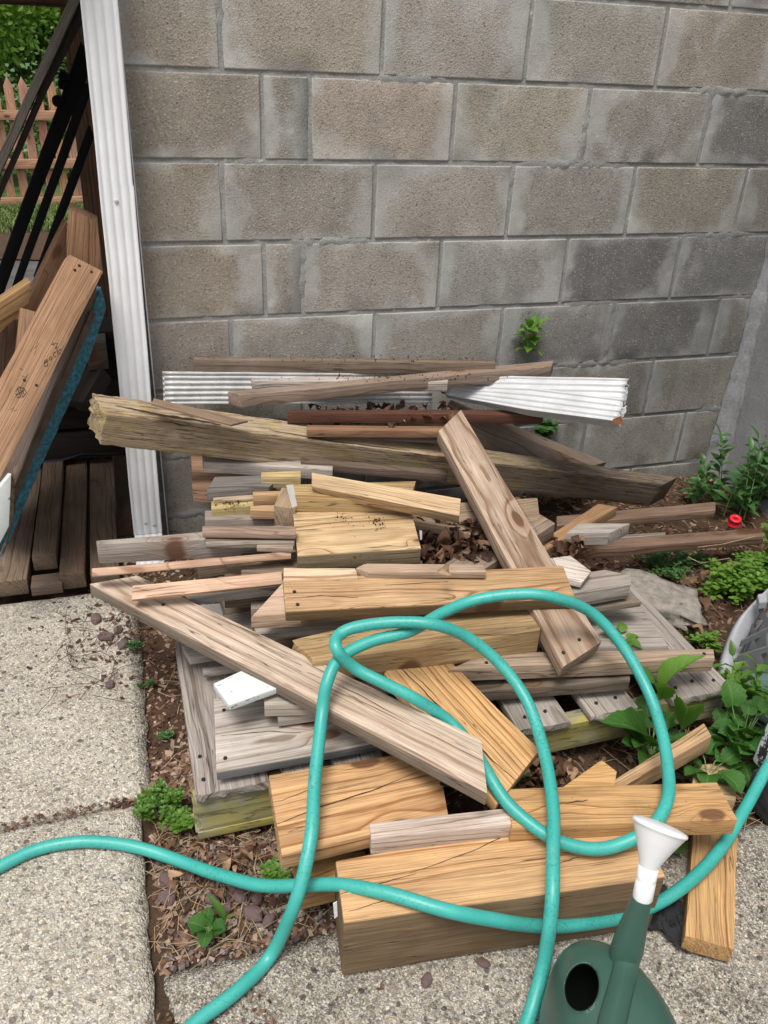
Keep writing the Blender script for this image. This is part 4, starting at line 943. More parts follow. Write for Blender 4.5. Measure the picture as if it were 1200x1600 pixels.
def rosette(name,label,base,n,size,kind,mat,tilt=(15,65),stem=.04,group=None,rng=(0,360),wid=1):
    base=Vector(base); r=empty(name,base,label=label,cat='plant',group=group); bm=bmesh.new()
    for i in range(n):
        a=R(rng[0]+(rng[1]-rng[0])*(i+random.uniform(-.3,.3))/n); e=R(random.uniform(*tilt)); s=size*random.uniform(.6,1.15)
        d=Vector((math.cos(a)*math.cos(e),math.sin(a)*math.cos(e),math.sin(e))); st=stem*random.uniform(.5,1.5)
        tip=d*st+Vector((0,0,st*.3)); tube(bm,[(0,0,0),tip*.6+Vector((0,0,st*.15)),tip],.0016,.0011,5)
        e2=R(random.uniform(tilt[0]-15,tilt[1]-10)); d2=Vector((math.cos(a)*math.cos(e2),math.sin(a)*math.cos(e2),math.sin(e2)))
        put_leaf(r,base+tip,d2,s,kind,mat,roll=random.uniform(-.5,.5),wid=wid)
    bobj('stem',bm,STEM,r); return r
def sprig(name,label,base,h,nst,kind,mat,size,lean=.3,pairs=6,group=None,spread=.0,wid=1,curv=.3):
    base=Vector(base); r=empty(name,base,label=label,cat='plant',group=group); bm=bmesh.new()
    for s in range(nst):
        a=random.uniform(0,6.28); ln=lean*random.uniform(.4,1.2); hh=h*random.uniform(.65,1.1); o0=Vector((random.uniform(-spread,spread),random.uniform(-spread,spread),0))
        pts=[o0+Vector((math.cos(a)*ln*hh*t*t,math.sin(a)*ln*hh*t*t,hh*t*(1-.15*curv*t))) for t in [k/6 for k in range(7)]]
        tube(bm,pts,.0022,.0009,5)
        for p in range(pairs):
            t=(p+1.2)/(pairs+.6); t=min(t,1); c=pts[0].lerp(pts[-1],t); k=min(5,int(t*6)); c=pts[k].lerp(pts[k+1],t*6-k) if k<6 else pts[-1]
            a2=p*2.4+s
            for sgn in (0,math.pi):
                d=Vector((math.cos(a2+sgn),math.sin(a2+sgn),random.uniform(.1,.8))); put_leaf(r,base+c,d,size*random.uniform(.7,1.15)*(1-.35*t),kind,mat,roll=random.uniform(-.4,.4),wid=wid)
        put_leaf(r,base+pts[-1],Vector((math.cos(a),math.sin(a),1.5)),size*.8,kind,mat,wid=wid)
    bobj('stem',bm,STEM,r); return r
def clump(name,label,base,rad,h,n,ls,mat,group=None,tri=True,cat='plant'):
    """fine-leaved weed: stems plus one mass of small leaflets"""
    base=Vector(base); r=empty(name,base,label=label,cat=cat,group=group); bm=bmesh.new(); V=[];F=[]
    ns=max(5,int(n/14)); tips=[]
    for s in range(ns):
        a=random.uniform(0,6.28); q=rad*math.sqrt(random.random()); tp=Vector((math.cos(a)*q,math.sin(a)*q,h*random.uniform(.4,1)*(1-.5*(q/rad)**2)))
        mid=tp*.5+Vector((0,0,h*.12)); tube(bm,[(tp.x*.1,tp.y*.1,0),mid,tp],.0013,.0007,4); tips.append((mid,tp))
    for i in range(n):
        m,t=random.choice(tips); f=random.random(); c=m.lerp(t,f)+Vector([random.gauss(0,rad*.10) for _ in range(3)]); c.z=max(.003,c.z)
        rot=random.uniform(0,6.28); tl=R(random.uniform(-25,50)); s=ls*random.uniform(.6,1.2)
        for k in range(3 if tri else 1):
            a=rot+k*2.094; d=Vector((math.cos(a)*math.cos(tl),math.sin(a)*math.cos(tl),math.sin(tl)*.6)); X=Vector((-math.sin(a),math.cos(a),0))*.42*s; b=len(V)
            V+=[c,c+d*s*.55+X+Vector((0,0,s*.12)),c+d*s*.98+X*.5,c+d*s*.9,c+d*s*.98-X*.5,c+d*s*.55-X+Vector((0,0,s*.12))]; F+=[(b,b+1,b+2,b+3),(b,b+3,b+4,b+5)]
    bobj('stem',bm,STEM,r)
    o=pyobj('foliage',V,F,mat,r,smooth=False); prop(o,kind='stuff'); return r
def treemass(name,label,c,rad,n,ls,mat,cat='tree',trunk=True,seed=1):
    r=empty(name,(c[0],c[1],0),label=label,cat=cat); V=[];F=[]; 
    cl=[Vector((random.gauss(0,.45)*rad[0],random.gauss(0,.45)*rad[1],random.gauss(0,.45)*rad[2])) for _ in range(42)]
    for i in range(n):
        k=random.choice(cl); p=k+Vector([random.gauss(0,.13)*rad[j] for j in range(3)])+Vector((0,0,c[2]))
        if p.z<.02: continue
        d=Vector([random.gauss(0,1) for _ in range(3)]).normalized(); X=d.orthogonal().normalized()*ls*.3; s=ls*random.uniform(.6,1.3); b=len(V)
        V+=[p,p+d*s*.5+X,p+d*s,p+d*s*.5-X]; F+=[(b,b+1,b+2,b+3)]
    o=pyobj('crown',V,F,mat,r); o.color=(1,1,1,1); prop(o,kind='stuff')
    if trunk:
        bm=bmesh.new(); tube(bm,[(0,0,-.05),(.05,.03,c[2]*.5),(0,0,c[2])],.09,.04,9)
        for k in cl[:9]: tube(bm,[(0,0,c[2]*.55),(k.x*.5,k.y*.5,c[2]*.8+k.z*.3),(k.x,k.y,c[2]+k.z)],.03,.008,6)
        bobj('trunk',bm,simple('bark_'+name,(.09,.07,.05),.9,0,20,.4,bump=.6,bd=.01),r)
    return r
treemass('shrub','dark green bush behind the left end of the picket fence',(-1.6,7.4,.60),(1.2,.6,.55),15000,.05,TREEF,'shrub')
treemass('shrub','dense dark bush behind the picket fence near the post',(.3,7.6,.60),(1.3,.6,.55),15000,.05,TREEF,'shrub')
treemass('tree','sunlit yellow green tree above the picket fence',(-1.0,8.9,1.75),(1.9,1.0,.75),20000,.08,leaf_mat('sunlit_foliage',(.16,.30,.05),(.34,.52,.10),False))
treemass('tree','darker tree rising behind the bushes to the right',(1.5,9.4,2.2),(1.8,1.2,1.3),14000,.08,TREEF)
treemass('hedge','tall dark hedge closing the yard behind the trees',(-1.,12.5,1.8),(5.5,.8,2.0),26000,.14,TREEF,'hedge')
# ---------------- debris on the soil ----------------
def scatter(name,n,reg,size,mat,flat=.3,tones=(0,1),thin=.25,avoid=None,zf=soil_h,elong=2.2,lift=.0):
    V=[];F=[];T=[]
    cnt=0
    while cnt<n:
        x=random.uniform(reg[0],reg[1]);y=random.uniform(reg[2],reg[3])
        if avoid and avoid(x,y): cnt+=1; continue
        cnt+=1
        s=size*random.uniform(.35,1.)**1.3; l=s*random.uniform(1,elong)/1.6; w=s*.5; t=s*thin*.5
        M=Matrix.Translation((x,y,zf(x,y)+t+lift*random.random()))@Matrix.Rotation(random.uniform(0,6.28),4,'Z')@Matrix.Rotation(random.gauss(0,flat),4,'X')@Matrix.Rotation(random.gauss(0,flat),4,'Y')
        b=len(V); j=lambda:random.uniform(.6,1.1)
        for (a,c,d) in((-1,-1,-1),(1,-1,-1),(1,1,-1),(-1,1,-1),(-1,-1,1),(1,-1,1),(1,1,1),(-1,1,1)):
            V.append(M@Vector((a*l/2*j(),c*w/2*j(),d*t/2*(j() if d>0 else 1))))
        F+=[(b,b+3,b+2,b+1),(b+4,b+5,b+6,b+7),(b,b+1,b+5,b+4),(b+1,b+2,b+6,b+5),(b+2,b+3,b+7,b+6),(b+3,b,b+4,b+7)]
        q=random.uniform(*tones); T+=[q]*6
    o=pyobj(name,V,F,mat); at=o.data.attributes.new('tone','FLOAT','FACE'); at.data.foreach_set('value',T); prop(o,kind='stuff'); return o
on_slab=lambda x,y:(x<.285 and y<-.27) or (x>.285 and y<-1.42)
scatter('mulch',9000,(.2,1.0,-1.43,0),.020,CHIP,.35,avoid=on_slab)
scatter('mulch',9000,(1.0,2.45,-1.56,0),.024,CHIP,.4,avoid=on_slab,tones=(0,.85))
scatter('mulch',1100,(.02,.33,-.80,-.25),.016,CHIP,.2,zf=lambda x,y:.003,tones=(0,.6),avoid=lambda x,y:(.31-x)+.9*abs(y+.50)*(.6 if y>-.5 else 1)>.03+.20*abs(random.gauss(0,.7))+.06*MN.noise(Vector((x*14,y*14,0))))
scatter('mulch',160,(.24,.45,-1.62,-1.5),.012,CHIP,.2,zf=lambda x,y:.001)
# debris crack between slabs
scatter('debris',400,(-.4,.28,-1.062,-1.035),.010,CHIP,.2,zf=lambda x,y:-.002,tones=(0,.7))
scatter('debris',500,(.268,.302,-2.2,-1.5),.014,CHIP,.3,zf=lambda x,y:-.02)
scatter('gravel',420,(.29,.60,-1.43,-1.18),.016,GRAVEL,.4,thin=1.1,tones=(0,.7),elong=1.3)
scatter('grit',700,(-.6,.26,-2.2,-.3),.006,GRAVEL,.4,thin=1.,zf=lambda x,y:.0005,elong=1.4)
scatter('grit',1200,(.32,1.7,-2.1,-1.56),.008,GRAVEL,.4,thin=1.,zf=lambda x,y:-.003,elong=1.4)
scatter('mulch',1800,(.28,.62,-1.44,-.9),.026,CHIP,.45,tones=(.25,1),avoid=on_slab,thin=.12,elong=3)
# twigs and straws
def straws(name,n,reg,mat,l=(.03,.09),r=.0009,zf=soil_h,avoid=None,lift=.012):
    bm=bmesh.new()
    for i in range(n):
        x=random.uniform(reg[0],reg[1]);y=random.uniform(reg[2],reg[3])
        if avoid and avoid(x,y): continue
        a=random.uniform(0,6.28); q=random.uniform(*l); z=zf(x,y)+.006+lift*random.random(); c=random.gauss(0,.25)
        tube(bm,[(x,y,z),(x+math.cos(a)*q*.5,y+math.sin(a)*q*.5,z+.004+random.random()*.006),(x+math.cos(a+c)*q,y+math.sin(a+c)*q,z+random.uniform(-.003,.006))],r,r*.6,4)
    o=bobj(name,bm,mat); prop(o,kind='stuff'); return o
TWIG=simple('dark_twig',(.075,.045,.03),.8,0,40,.4); STRAW=simple('dry_straw',(.36,.27,.16),.7,0,40,.3)
straws('twigs',900,(.18,2.4,-1.55,-.05),TWIG,avoid=on_slab,r=.0011); straws('straw',700,(.25,2.4,-1.55,-.05),STRAW,avoid=on_slab)
straws('straw',260,(.28,.60,-1.42,-1.05),STRAW,l=(.02,.07),r=.0007)
straws('straw',260,(1.35,1.75,-1.45,-1.0),STRAW,l=(.05,.14))
straws('twigs',60,(.10,.33,-.75,-.35),TWIG,zf=lambda x,y:.0,l=(.04,.12))
# stones
def stone_mesh(seed):
    bm=bmesh.new(); bmesh.ops.create_icosphere(bm,subdivisions=2,radius=1)
    for v in bm.verts:
        p=v.co.copy(); k=1+.35*MN.noise(p*1.3+Vector((seed,0,0)))+.1*MN.noise(p*4+Vector((0,seed,0))); v.co=Vector((p.x*k,p.y*.72*k,max(-.5,min(.45,p.z*.6))*k))
    for f in bm.faces: f.smooth=False
    me=bpy.data.meshes.new('stone'); bm.to_mesh(me); bm.free(); me.materials.append(STONEM); return me
SM=[stone_mesh(i*3.7) for i in range(5)]
def stone(u,v,s,label,group,mat=None,z=0):
    p=atz(u,v,z); me=random.choice(SM); o=mobj('stone',me,None); o.location=p+Vector((0,0,s*.1)); o.scale=(s,s,s); o.rotation_euler=(random.uniform(-.2,.2),random.uniform(-.2,.2),random.uniform(0,6.28)); prop(o,label,'stone',group); return o
for (u,v,s,l) in [(258,1375,.016,'purplish stone just below the hose against the left slab'),(262,1405,.018,'larger purplish stone against the left slab, second below the hose'),(330,1405,.015,'purple brown stone above the heart-leaved plant'),(365,1385,.013,'purple brown stone under the hose bend, left of the crossing'),(375,1400,.017,'dark purple stone upper left in the cluster below the hose'),(395,1428,.021,'biggest flat purple stone right of the heart-leaved plant'),(402,1404,.014,'purple stone topmost in the cluster below the hose'),(420,1438,.014,'purple stone lying closest to the inner side of the rising hose'),(350,1422,.014,'purple stone touching the grass blade by the heart-leaved plant'),(300,1372,.013,'small purple stone midway between slab and hose crossing')]:
    stone(u,v,s,l,'purple stones by the hose crossing',z=-.01)
for (u,v,s,z,l) in [(150,968,.020,.004,'flat reddish stone chip nearest the diagonal plank tip'),(165,995,.022,.004,'widest dark red stone chip on the slab corner'),(185,985,.016,.004,'dark red stone chip right of the widest one'),(192,1007,.018,.004,'dark stone chip lowest of the slab corner group'),(172,1070,.014,.004,'lone reddish stone chip below the twigs on the slab corner')]:
    stone(u,v,s,l,'reddish stones at the slab corner',z=z)
stone(667,1532,.013,'lone reddish pebble on the front slab below the thick timber','pebbles on the front slab',z=0)
stone(755,1505,.012,'pale round pebble against the thick timber on the front slab','pebbles on the front slab',z=0)
# broken concrete lump, right
bm=bmesh.new(); bmesh.ops.create_cube(bm,size=1); bmesh.ops.subdivide_edges(bm,edges=bm.edges[:],cuts=10,use_grid_fill=True)
for v in bm.verts:
    p=v.co.copy(); v.co=Vector((p.x*.24*(1-.3*p.y),p.y*.15,p.z*.09))+Vector([.012*MN.fractal(p*3+Vector((i*9,0,0)),.8,2.1,4) for i in range(3)])
o=bobj('rock',bm,simple('broken_concrete_lump',(.24,.215,.185),.92,0,40,.45,bump=1,bd=.006),smooth=True); o.location=atz(1020,945,.02); o.rotation_euler=(0,.1,R(-38)); prop(o,'broken grey concrete lump in the mulch right of the pallet','rock')
# dead leaves
def dleaf_verts(M,s,V,F,T,tone):
    b=len(V); n=5
    for i in range(n+1):
        t=i/n; w=.34*math.sin(math.pi*min(1,max(.03,t**.8)))*s*random.uniform(.7,1.2)
        for q in(-1,0,1): V.append(M@Vector((q*w,t*s,abs(q)*w*random.uniform(.2,1.2)+.25*s*math.sin(t*3.3)*random.uniform(.5,1.2))))
    for i in range(n):
        for j in(0,1): a=b+i*3+j; F.append((a,a+1,a+4,a+3)); T.append(tone)
def dead_leaves(name,pts,s,tones=(0,.8),kind='stuff'):
    V=[];F=[];T=[]
    for p in pts:
        M=Matrix.Translation(p)@Matrix.Rotation(random.uniform(0,6.28),4,'Z')@Matrix.Rotation(random.gauss(0,.7),4,'X')@Matrix.Rotation(random.gauss(0,.7),4,'Y'); dleaf_verts(M,s*random.uniform(.6,1.2),V,F,T,random.uniform(*tones))
    o=pyobj(name,V,F,DLEAF,smooth=True); at=o.data.attributes.new('tone','FLOAT','FACE'); at.data.foreach_set('value',T)
    if kind: prop(o,kind=kind)
    return o
pk_=[]
for i in range(260):
    u=random.uniform(655,765); v=random.uniform(812,882); pk_.append(atz(u,v,random.uniform(.25,.31)))
dead_leaves('dead_leaves',pk_,.045)
dead_leaves('dead_leaves',[atz(random.uniform(930,1100),random.uniform(900,1010),random.uniform(.0,.03)) for _ in range(130)],.045,(.1,.9))
dead_leaves('dead_leaves',[atz(random.uniform(860,920),random.uniform(845,895),random.uniform(.22,.27)) for _ in range(50)],.035,(.3,1))
dead_leaves('dead_leaves',[atz(random.uniform(640,760),random.uniform(1010,1050),random.uniform(.14,.19)) for _ in range(50)],.03,(.1,.8))
dead_leaves('dead_leaves',[atz(random.uniform(790,900),random.uniform(1195,1230),random.uniform(.0,.03)) for _ in range(60)],.035,(.3,1))
dead_leaves('dead_leaves',[atz(random.uniform(250,400),random.uniform(1300,1400),-.01) for _ in range(36)],.028,(.55,1))
dead_leaves('dead_leaves',[atz(random.uniform(480,720),random.uniform(635,662),.44) for _ in range(90)],.03,(.1,.9))
for (u,v,z,lab,s,tn) in [(682,893,.41,'small curled pale dead leaf lying on the broad tan plank',.04,1),(700,872,.31,'curled tan dead leaf at the front of the leaf-filled hollow',.05,.97),(395,1345,.005,'crumpled pale leaf in the mulch below the pallet corner',.045,1),(372,1352,.005,'small pale leaf in the mulch left of the crumpled one',.03,.98),(600,1545,.004,'brown dead leaf lying on the front slab beside the hose',.03,.8),(340,1030,.01,'curved orange dead leaf beside the left side of the pallet',.05,.9)]:
    o=dead_leaves('dead_leaf',[atz(u,v,z)],s,(tn,tn),None); prop(o,lab,'leaf')
# crumbs on boards
def crumbs(ctr,rad,n,z,s=.006,tn=(0,.4)):
    V=[];F=[];T=[]
    for i in range(n):
        p=atz(ctr[0]+random.gauss(0,rad[0]),ctr[1]+random.gauss(0,rad[1]),z); k=s*random.uniform(.3,1.); b=len(V)
        for _ in range(4): V.append(p+Vector([random.gauss(0,k*.5) for _ in range(3)]))
        F+=[(b,b+1,b+2),(b,b+2,b+3),(b,b+3,b+1),(b+1,b+3,b+2)]; T+=[random.uniform(*tn)]*4
    return V,F,T
cs=[crumbs((362,786),(12,6),60,.329),crumbs((592,816),(5,6),40,.37),crumbs((535,806),(8,6),40,.368,.004),crumbs((560,812),(30,12),25,.368,.004),crumbs((690,1005),(60,20),60,.2),crumbs((560,875),(60,3),25,.41,.004),crumbs((560,560),(150,3),160,.588,.006,(.2,.9)),crumbs((640,590),(90,3),120,.556,.006,(.3,.9)),crumbs((900,1280),(60,10),25,.145,.004)]
V=[];F=[];T=[]
for a,b,c in cs: k=len(V); V+=a; F+=[tuple(i+k for i in f) for f in b]; T+=c
o=pyobj('wood_crumbs',V,F,DLEAF); at=o.data.attributes.new('tone','FLOAT','FACE'); at.data.foreach_set('value',T); prop(o,kind='stuff')
# pale fungus / lint patch
# ---------------- plants ----------------
clump('weed','bright parsley-like weed at the pallet corner beside the slab joint',atz(250,1275,-.01),.056,.080,250,.010,LF_SM)
clump('weed','small leafy sprout touching the lower left pallet corner',atz(290,1295,-.01),.028,.045,90,.013,LF_SM)
clump('weed','tiny clover weed just above the hose crossing',atz(430,1368,-.005),.028,.025,55,.013,LF_SM)
clump('weed','sparse seedling on the mulch left of the pallet',atz(210,1015,.0),.018,.035,50,.009,LF_DU)
clump('weed','faint seedling patch below the slab corner debris',atz(228,1075,-.01),.02,.02,35,.008,LF_DU)
clump('weed','green stubble weed in the mulch along the pallet side',atz(262,1150,-.01),.02,.015,25,.008,LF_DU)
for (u,v,l) in [(241,1330,'tiny sprout beside the hose at the slab edge'),(283,1345,'tiny sprout behind the hose in the mulch')]:
    clump('sprout',l,atz(u,v+6,.0),.008,.022,10,.009,LF_SM)
rosette('violet','low heart-leaved plant at the edge of the front slab',atz(325,1455,-.005),9,.026,'heart',LF_DK,(10,50),.012)
put_g=rosette('grass_tuft','single upright grass blade beside the heart-leaved plant',atz(352,1440,-.0),2,.05,'lance',LF_BR,(60,85),.004)
sprig('wall_sprig','fresh green sprig growing against the block wall above the downspouts',aty(825,566,-.045),.115,3,'oval',LF_BR,.066,lean=.15,pairs=3,spread=.01)
sprig('weed','dusty weed at the wall foot right of the long post',atz(1085,790,.0),.17,5,'oval',LF_DU,.05,lean=.35,pairs=5,spread=.04)
sprig('weed','tall lance-leaved weeds growing in the wall corner',atz(1150,795,.0),.27,9,'lance',LF_DU,.075,lean=.35,pairs=7,spread=.08,wid=1.3)
sprig('weed','lance-leaved weeds at the right edge above the red spool',atz(1190,790,.0),.28,7,'lance',LF_DU,.08,lean=.3,pairs=7,spread=.07,wid=1.3)
sprig('ivy','leafy vine growing up at the right picture edge',atz(1222,915,.0),.20,7,'heart',LF_BR,.042,lean=.5,pairs=6,spread=.06)
clump('clover','clover patch between the brown stake and the grey plastic piece',atz(1150,925,.0),.10,.09,330,.020,LF_SM)
clump('clover','dense clover beneath the vine at the right edge',atz(1190,905,.0),.09,.12,260,.020,LF_SM)
clump('clover','low creeping greenery in the mulch below the brown stakes',atz(1060,885,-.01),.13,.02,260,.012,LF_DU)
clump('clover','thin greenery by the foot of the grey plastic piece',atz(1095,1010,-.0),.05,.05,90,.014,LF_SM)
clump('weed','greenery in the gap behind the leaning plank top',atz(850,685,.22),.05,.07,60,.022,LF_DU)
TB=Vector((0,0,0))
r=rosette('dandelion','serrated-leaved plant growing through the pallet gap under the leaning plank',atz(905,1090,.05),8,.05,'broad',LF_DK,(25,70),.03)
r=rosette('dandelion','leafy plant between the leaning plank foot and the hose loop',atz(965,1010,.13),7,.042,'broad',LF_BR,(20,60),.02)
r=empty('dock_plant',atz(1050,1085,.02),label='big-leaved dock plant with large upright leaves over the pallet corner',cat='plant')
b0=r.location
for (u0,v0,u1,v1,z0,z1,w) in [(1035,1080,1086,1018,.16,.27,.62),(1030,1092,1008,1050,.14,.24,.8),(1065,1140,1080,1085,.10,.24,.55),(1015,1165,955,1115,.06,.16,.8)]:
    a=atz(u0,v0,z0); b=atz(u1,v1,z1); put_leaf(r,a,b-a,(b-a).length*1.0,'broad',LF_BR if u0!=1015 else LF_DK,wid=w)
    bm=bmesh.new(); tube(bm,[Vector((0,0,0)),(a-b0)*.5+Vector((0,0,.01)),a-b0],.002,.0013,5); bobj('stem',bm,STEM,r)
rosette('violet','glossy heart-leaved violets inside the hose loop above the pine stud',atz(1015,1185,.02),18,.046,'heart',LF_DK,(15,60),.05)
rosette('violet','thick clump of violets right of the hose loop',atz(1150,1185,.02),46,.047,'heart',LF_DK,(5,75),.065)
rosette('violet','few violet leaves drooping over the honey pine plank end',atz(1105,1215,.05),8,.040,'heart',LF_DK,(10,50),.03)
rosette('violet','violet leaf peeking between the thick timber and the right pine board',atz(1045,1315,.0),4,.045,'heart',LF_DK,(20,60),.02)
clump('weed','small dark weeds under the broken front edge of the pallet',atz(770,1215,.0),.07,.05,110,.02,LF_DU)
sprig('weed','lance-leaved weed in front of the green plastic crate',atz(1160,1105,.0),.14,4,'lance',LF_BR,.07,lean=.45,pairs=5,spread=.03,wid=1.5)
sprig('weed','drooping lance weed between the pallet corner and the plastic crate',atz(1140,1085,.0),.08,4,'lance',LF_SM,.05,lean=.6,pairs=4,spread=.03,wid=1.6)
bm=bmesh.new()
for pts in ([(1000,1070,.16),(1020,1100,.14),(1028,1135,.12),(1050,1165,.1)],[(1090,855,.12),(1130,850,.10),(1180,838,.12)],[(1075,870,.05),(1095,880,.04),(1140,872,.06),(1155,890,.03)]):
    P=[atz(*p) for p in pts]; tube(bm,P,.0012,.0009,5)
o=bobj('dry_stems',bm,STRAW); prop(o,kind='stuff')
# ---------------- red spool ----------------
sp=empty('red_spool',atz(1146,820,.02),label='red plastic cap with a hollow centre among the plants in the corner',cat='cap')
def lathe(prof,n=28):
    V=[];F=[]
    for (r_,z_) in prof:
        for k in range(n): a=6.28318*k/n; V.append((r_*math.cos(a),r_*math.sin(a),z_))
    for i in range(len(prof)-1):
        for k in range(n): F.append((i*n+k,i*n+(k+1)%n,(i+1)*n+(k+1)%n,(i+1)*n+k))
    return V,F
V,F=lathe([(.030,0),(.034,.004),(.034,.012),(.028,.016),(.026,.036),(.031,.040),(.031,.048),(.027,.050),(.014,.050),(.012,.046),(.012,.004)]); o=pyobj('body',V,F,REDP,sp,smooth=True); 
for k in range(8):
    bm=bmesh.new(); bmesh.ops.create_cube(bm,size=1,matrix=Matrix.Rotation(k*.785,4,'Z')@Matrix.Translation((.0285,0,.026))@Matrix.Diagonal((.007,.003,.02,1))); bobj('rib',bm,REDP,sp)
sp.scale=(.62,)*3; sp.rotation_euler=(R(12),R(-8),0)
TEAL=simple('teal_wrapper',(.02,.30,.25),.5,0,40,.3)
o=dead_leaves('wrapper',[atz(836,657,.33),atz(832,660,.33)],.03,(1,1),None); o.data.materials.clear(); o.data.materials.append(TEAL); prop(o,'scrap of teal wrapper stuck above the long post','wrapper')
def catmull_(P,k=6):
    out=[]
    for i in range(len(P)-1):
        p0,p1,p2,p3=P[max(i-1,0)],P[i],P[i+1],P[min(i+2,len(P)-1)]
        for j in range(k):
            t=j/k; out.append(.5*((2*p1)+(p2-p0)*t+(2*p0-5*p1+4*p2-p3)*t*t+(3*p1-p0-3*p2+p3)*t*t*t))
    out.append(P[-1]); return out
# ---------------- grey plastic piece with green crate ----------------
gp=empty('grey_plastic_seat',atz(1130,1020,.03),label='upturned grey plastic chair shell with ribbed underside at the right edge',cat='plastic chair')
g0=gp.location
def gpoly(nm,pts,t,mat=GREYP,tv=(0,0,-1)):
    V=[Vector(p)-g0 for p in pts]; n=len(V); V+= [v+Vector(tv)*t for v in V]; F=[tuple(range(n)),tuple(range(2*n-1,n-1,-1))]+[(i,i+n,(i+1)%n+n,(i+1)%n) for i in range(n)]
    bm=bmesh.new(); vs=[bm.verts.new(v) for v in V]
    for f in F:
        bm.faces.new([vs[i] for i in f])
    bmesh.ops.recalc_face_normals(bm,faces=bm.faces); bmesh.ops.bevel(bm,geom=bm.edges[:],offset=.0015,segments=2,affect='EDGES'); return bobj(nm,bm,mat,gp)
OUT=[(1121,1054,.045),(1126,1025,.07),(1137,993,.10),(1153,963,.135),(1176,938,.17),(1200,915,.20),(1235,885,.22)]
INN=[(1149,1056,.045),(1156,1028,.065),(1168,1000,.09),(1180,975,.115),(1193,950,.15),(1214,930,.175),(1250,905,.20)]
co=catmull_([atz(*p)-g0 for p in OUT]); ci=catmull_([atz(*p)-g0 for p in INN]); V=[];F=[]
for a_,b_ in zip(co,ci):
    for q_ in range(7):
        t_=q_/6; V.append(a_.lerp(b_,t_)+Vector((0,-.3,.8))*.007*math.sin(math.pi*t_)-(Vector((0,0,.012)) if q_ in(0,6) else Vector()))
for i_ in range(len(co)-1):
    for q_ in range(6): a_=i_*7+q_; F.append((a_,a_+1,a_+8,a_+7))
o=pyobj('curved_arm',V,F,GREYP,gp,smooth=True); m_=o.modifiers.new('t','SOLIDIFY'); m_.thickness=.004
gpoly('clip',[atz(1184,928,.205),atz(1196,926,.21),atz(1200,940,.20),atz(1187,942,.195)],.02)
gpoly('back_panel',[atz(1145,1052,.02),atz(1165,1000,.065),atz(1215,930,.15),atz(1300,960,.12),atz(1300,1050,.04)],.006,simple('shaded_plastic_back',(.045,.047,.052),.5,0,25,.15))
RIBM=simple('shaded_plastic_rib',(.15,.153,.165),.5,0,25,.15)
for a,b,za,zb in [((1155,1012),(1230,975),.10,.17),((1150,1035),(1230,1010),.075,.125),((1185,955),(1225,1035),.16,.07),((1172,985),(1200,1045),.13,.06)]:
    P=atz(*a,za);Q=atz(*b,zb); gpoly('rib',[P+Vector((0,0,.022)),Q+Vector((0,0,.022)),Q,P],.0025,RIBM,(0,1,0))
cr=empty('green_crate',atz(1170,1090,0),label='low dull green plastic crate edge below the grey chair shell',cat='crate')
def cbox(nm,P,Q,w,t,up=(0,0,1)):
    o=span(nm,None,P,Q,w,t,up=up,tint=(1,1,1),wea=0,mat=GREENB,parent=cr,cuts=.3,jit=.0003); return o
P=atz(1122,1062,.06);Q=atz(1300,1190,.06)
cbox('rim',P,Q,.012,.02); dirv=(Q-P).normalized(); nn=Vector((-dirv.y,dirv.x,0))
cbox('side',P+Vector((0,0,-.012))+nn*.006,Q+Vector((0,0,-.012))+nn*.006,.006,.05)
cbox('floor_panel',P+nn*.10+Vector((0,0,-.035)),Q+nn*.10+Vector((0,0,-.035)),.20,.006)
for k in range(4): cbox('slat',P+nn*(.02+.02*k)+Vector((0,0,-.028)),Q+nn*(.02+.02*k)+Vector((0,0,-.028)),.004,.008)
# ---------------- flaking white post foot, right edge ----------------
wp=empty('white_post',atz(1215,1330,0),label='white flaking painted post foot on a black base at the lower right edge',cat='post')
def flake():
    n=NT('flaking_paint_over_black'); o=n.pos(); f=n.noise(n.vm('MULTIPLY',o,(1,1,.5)),34,6,.75); m=n.math('GREATER_THAN',f,.52)
    c=n.mix(m,n.mix(n.noise(o,30,3),(.55,.60,.64),(.78,.81,.83)),(.035,.035,.038)); return n.done(c,.6,n.bump(m,.5,-.002))
FL=flake()
w0=wp.location
def wbox(nm,P,Q,w,t,mat,up): return span(nm,None,P,Q,w,t,up=up,tint=(1,1,1),wea=0,mat=mat,parent=wp,cuts=.05,jit=.002,bev=.004)
c0=atz(1222,1300,.0)
wbox('post',c0+Vector((.03,0,.085)),c0+Vector((.075,.02,.55)),.11,.11,FL,(-.2,-1,0)); wbox('base',c0+Vector((-.015,.03,.085)),c0+Vector((.20,.05,.085)),.13,.09,simple('black_rough_base',(.035,.035,.038),.7,0,50,.5,bump=.8,bd=.004),(0,0,1))
# black landscape cloth under the hose
V=[];F=[];n=26
for j in range(n):
    for i in range(n):
        p=atz(995+100*i/(n-1),1400+75*j/(n-1)-18*math.sin(i*.25),.0); V.append(p+Vector((.004*MN.noise(Vector((i*.9,j*.9,1))),.004*MN.noise(Vector((i*.9,j*.9,4))),.010+.018*MN.fractal(Vector((i*.3,j*.3,2)),.8,2.1,4))))
for j in range(n-1):
    for i in range(n-1): a=j*n+i; F.append((a,a+1,a+n+1,a+n))
o=pyobj('black_fabric',V,F,simple('black_woven_fabric',(.018,.018,.02),.85,0,300,.6,bump=.8,bd=.002),smooth=True); prop(o,'scrap of black fabric under the hose beside the thick timber','fabric')
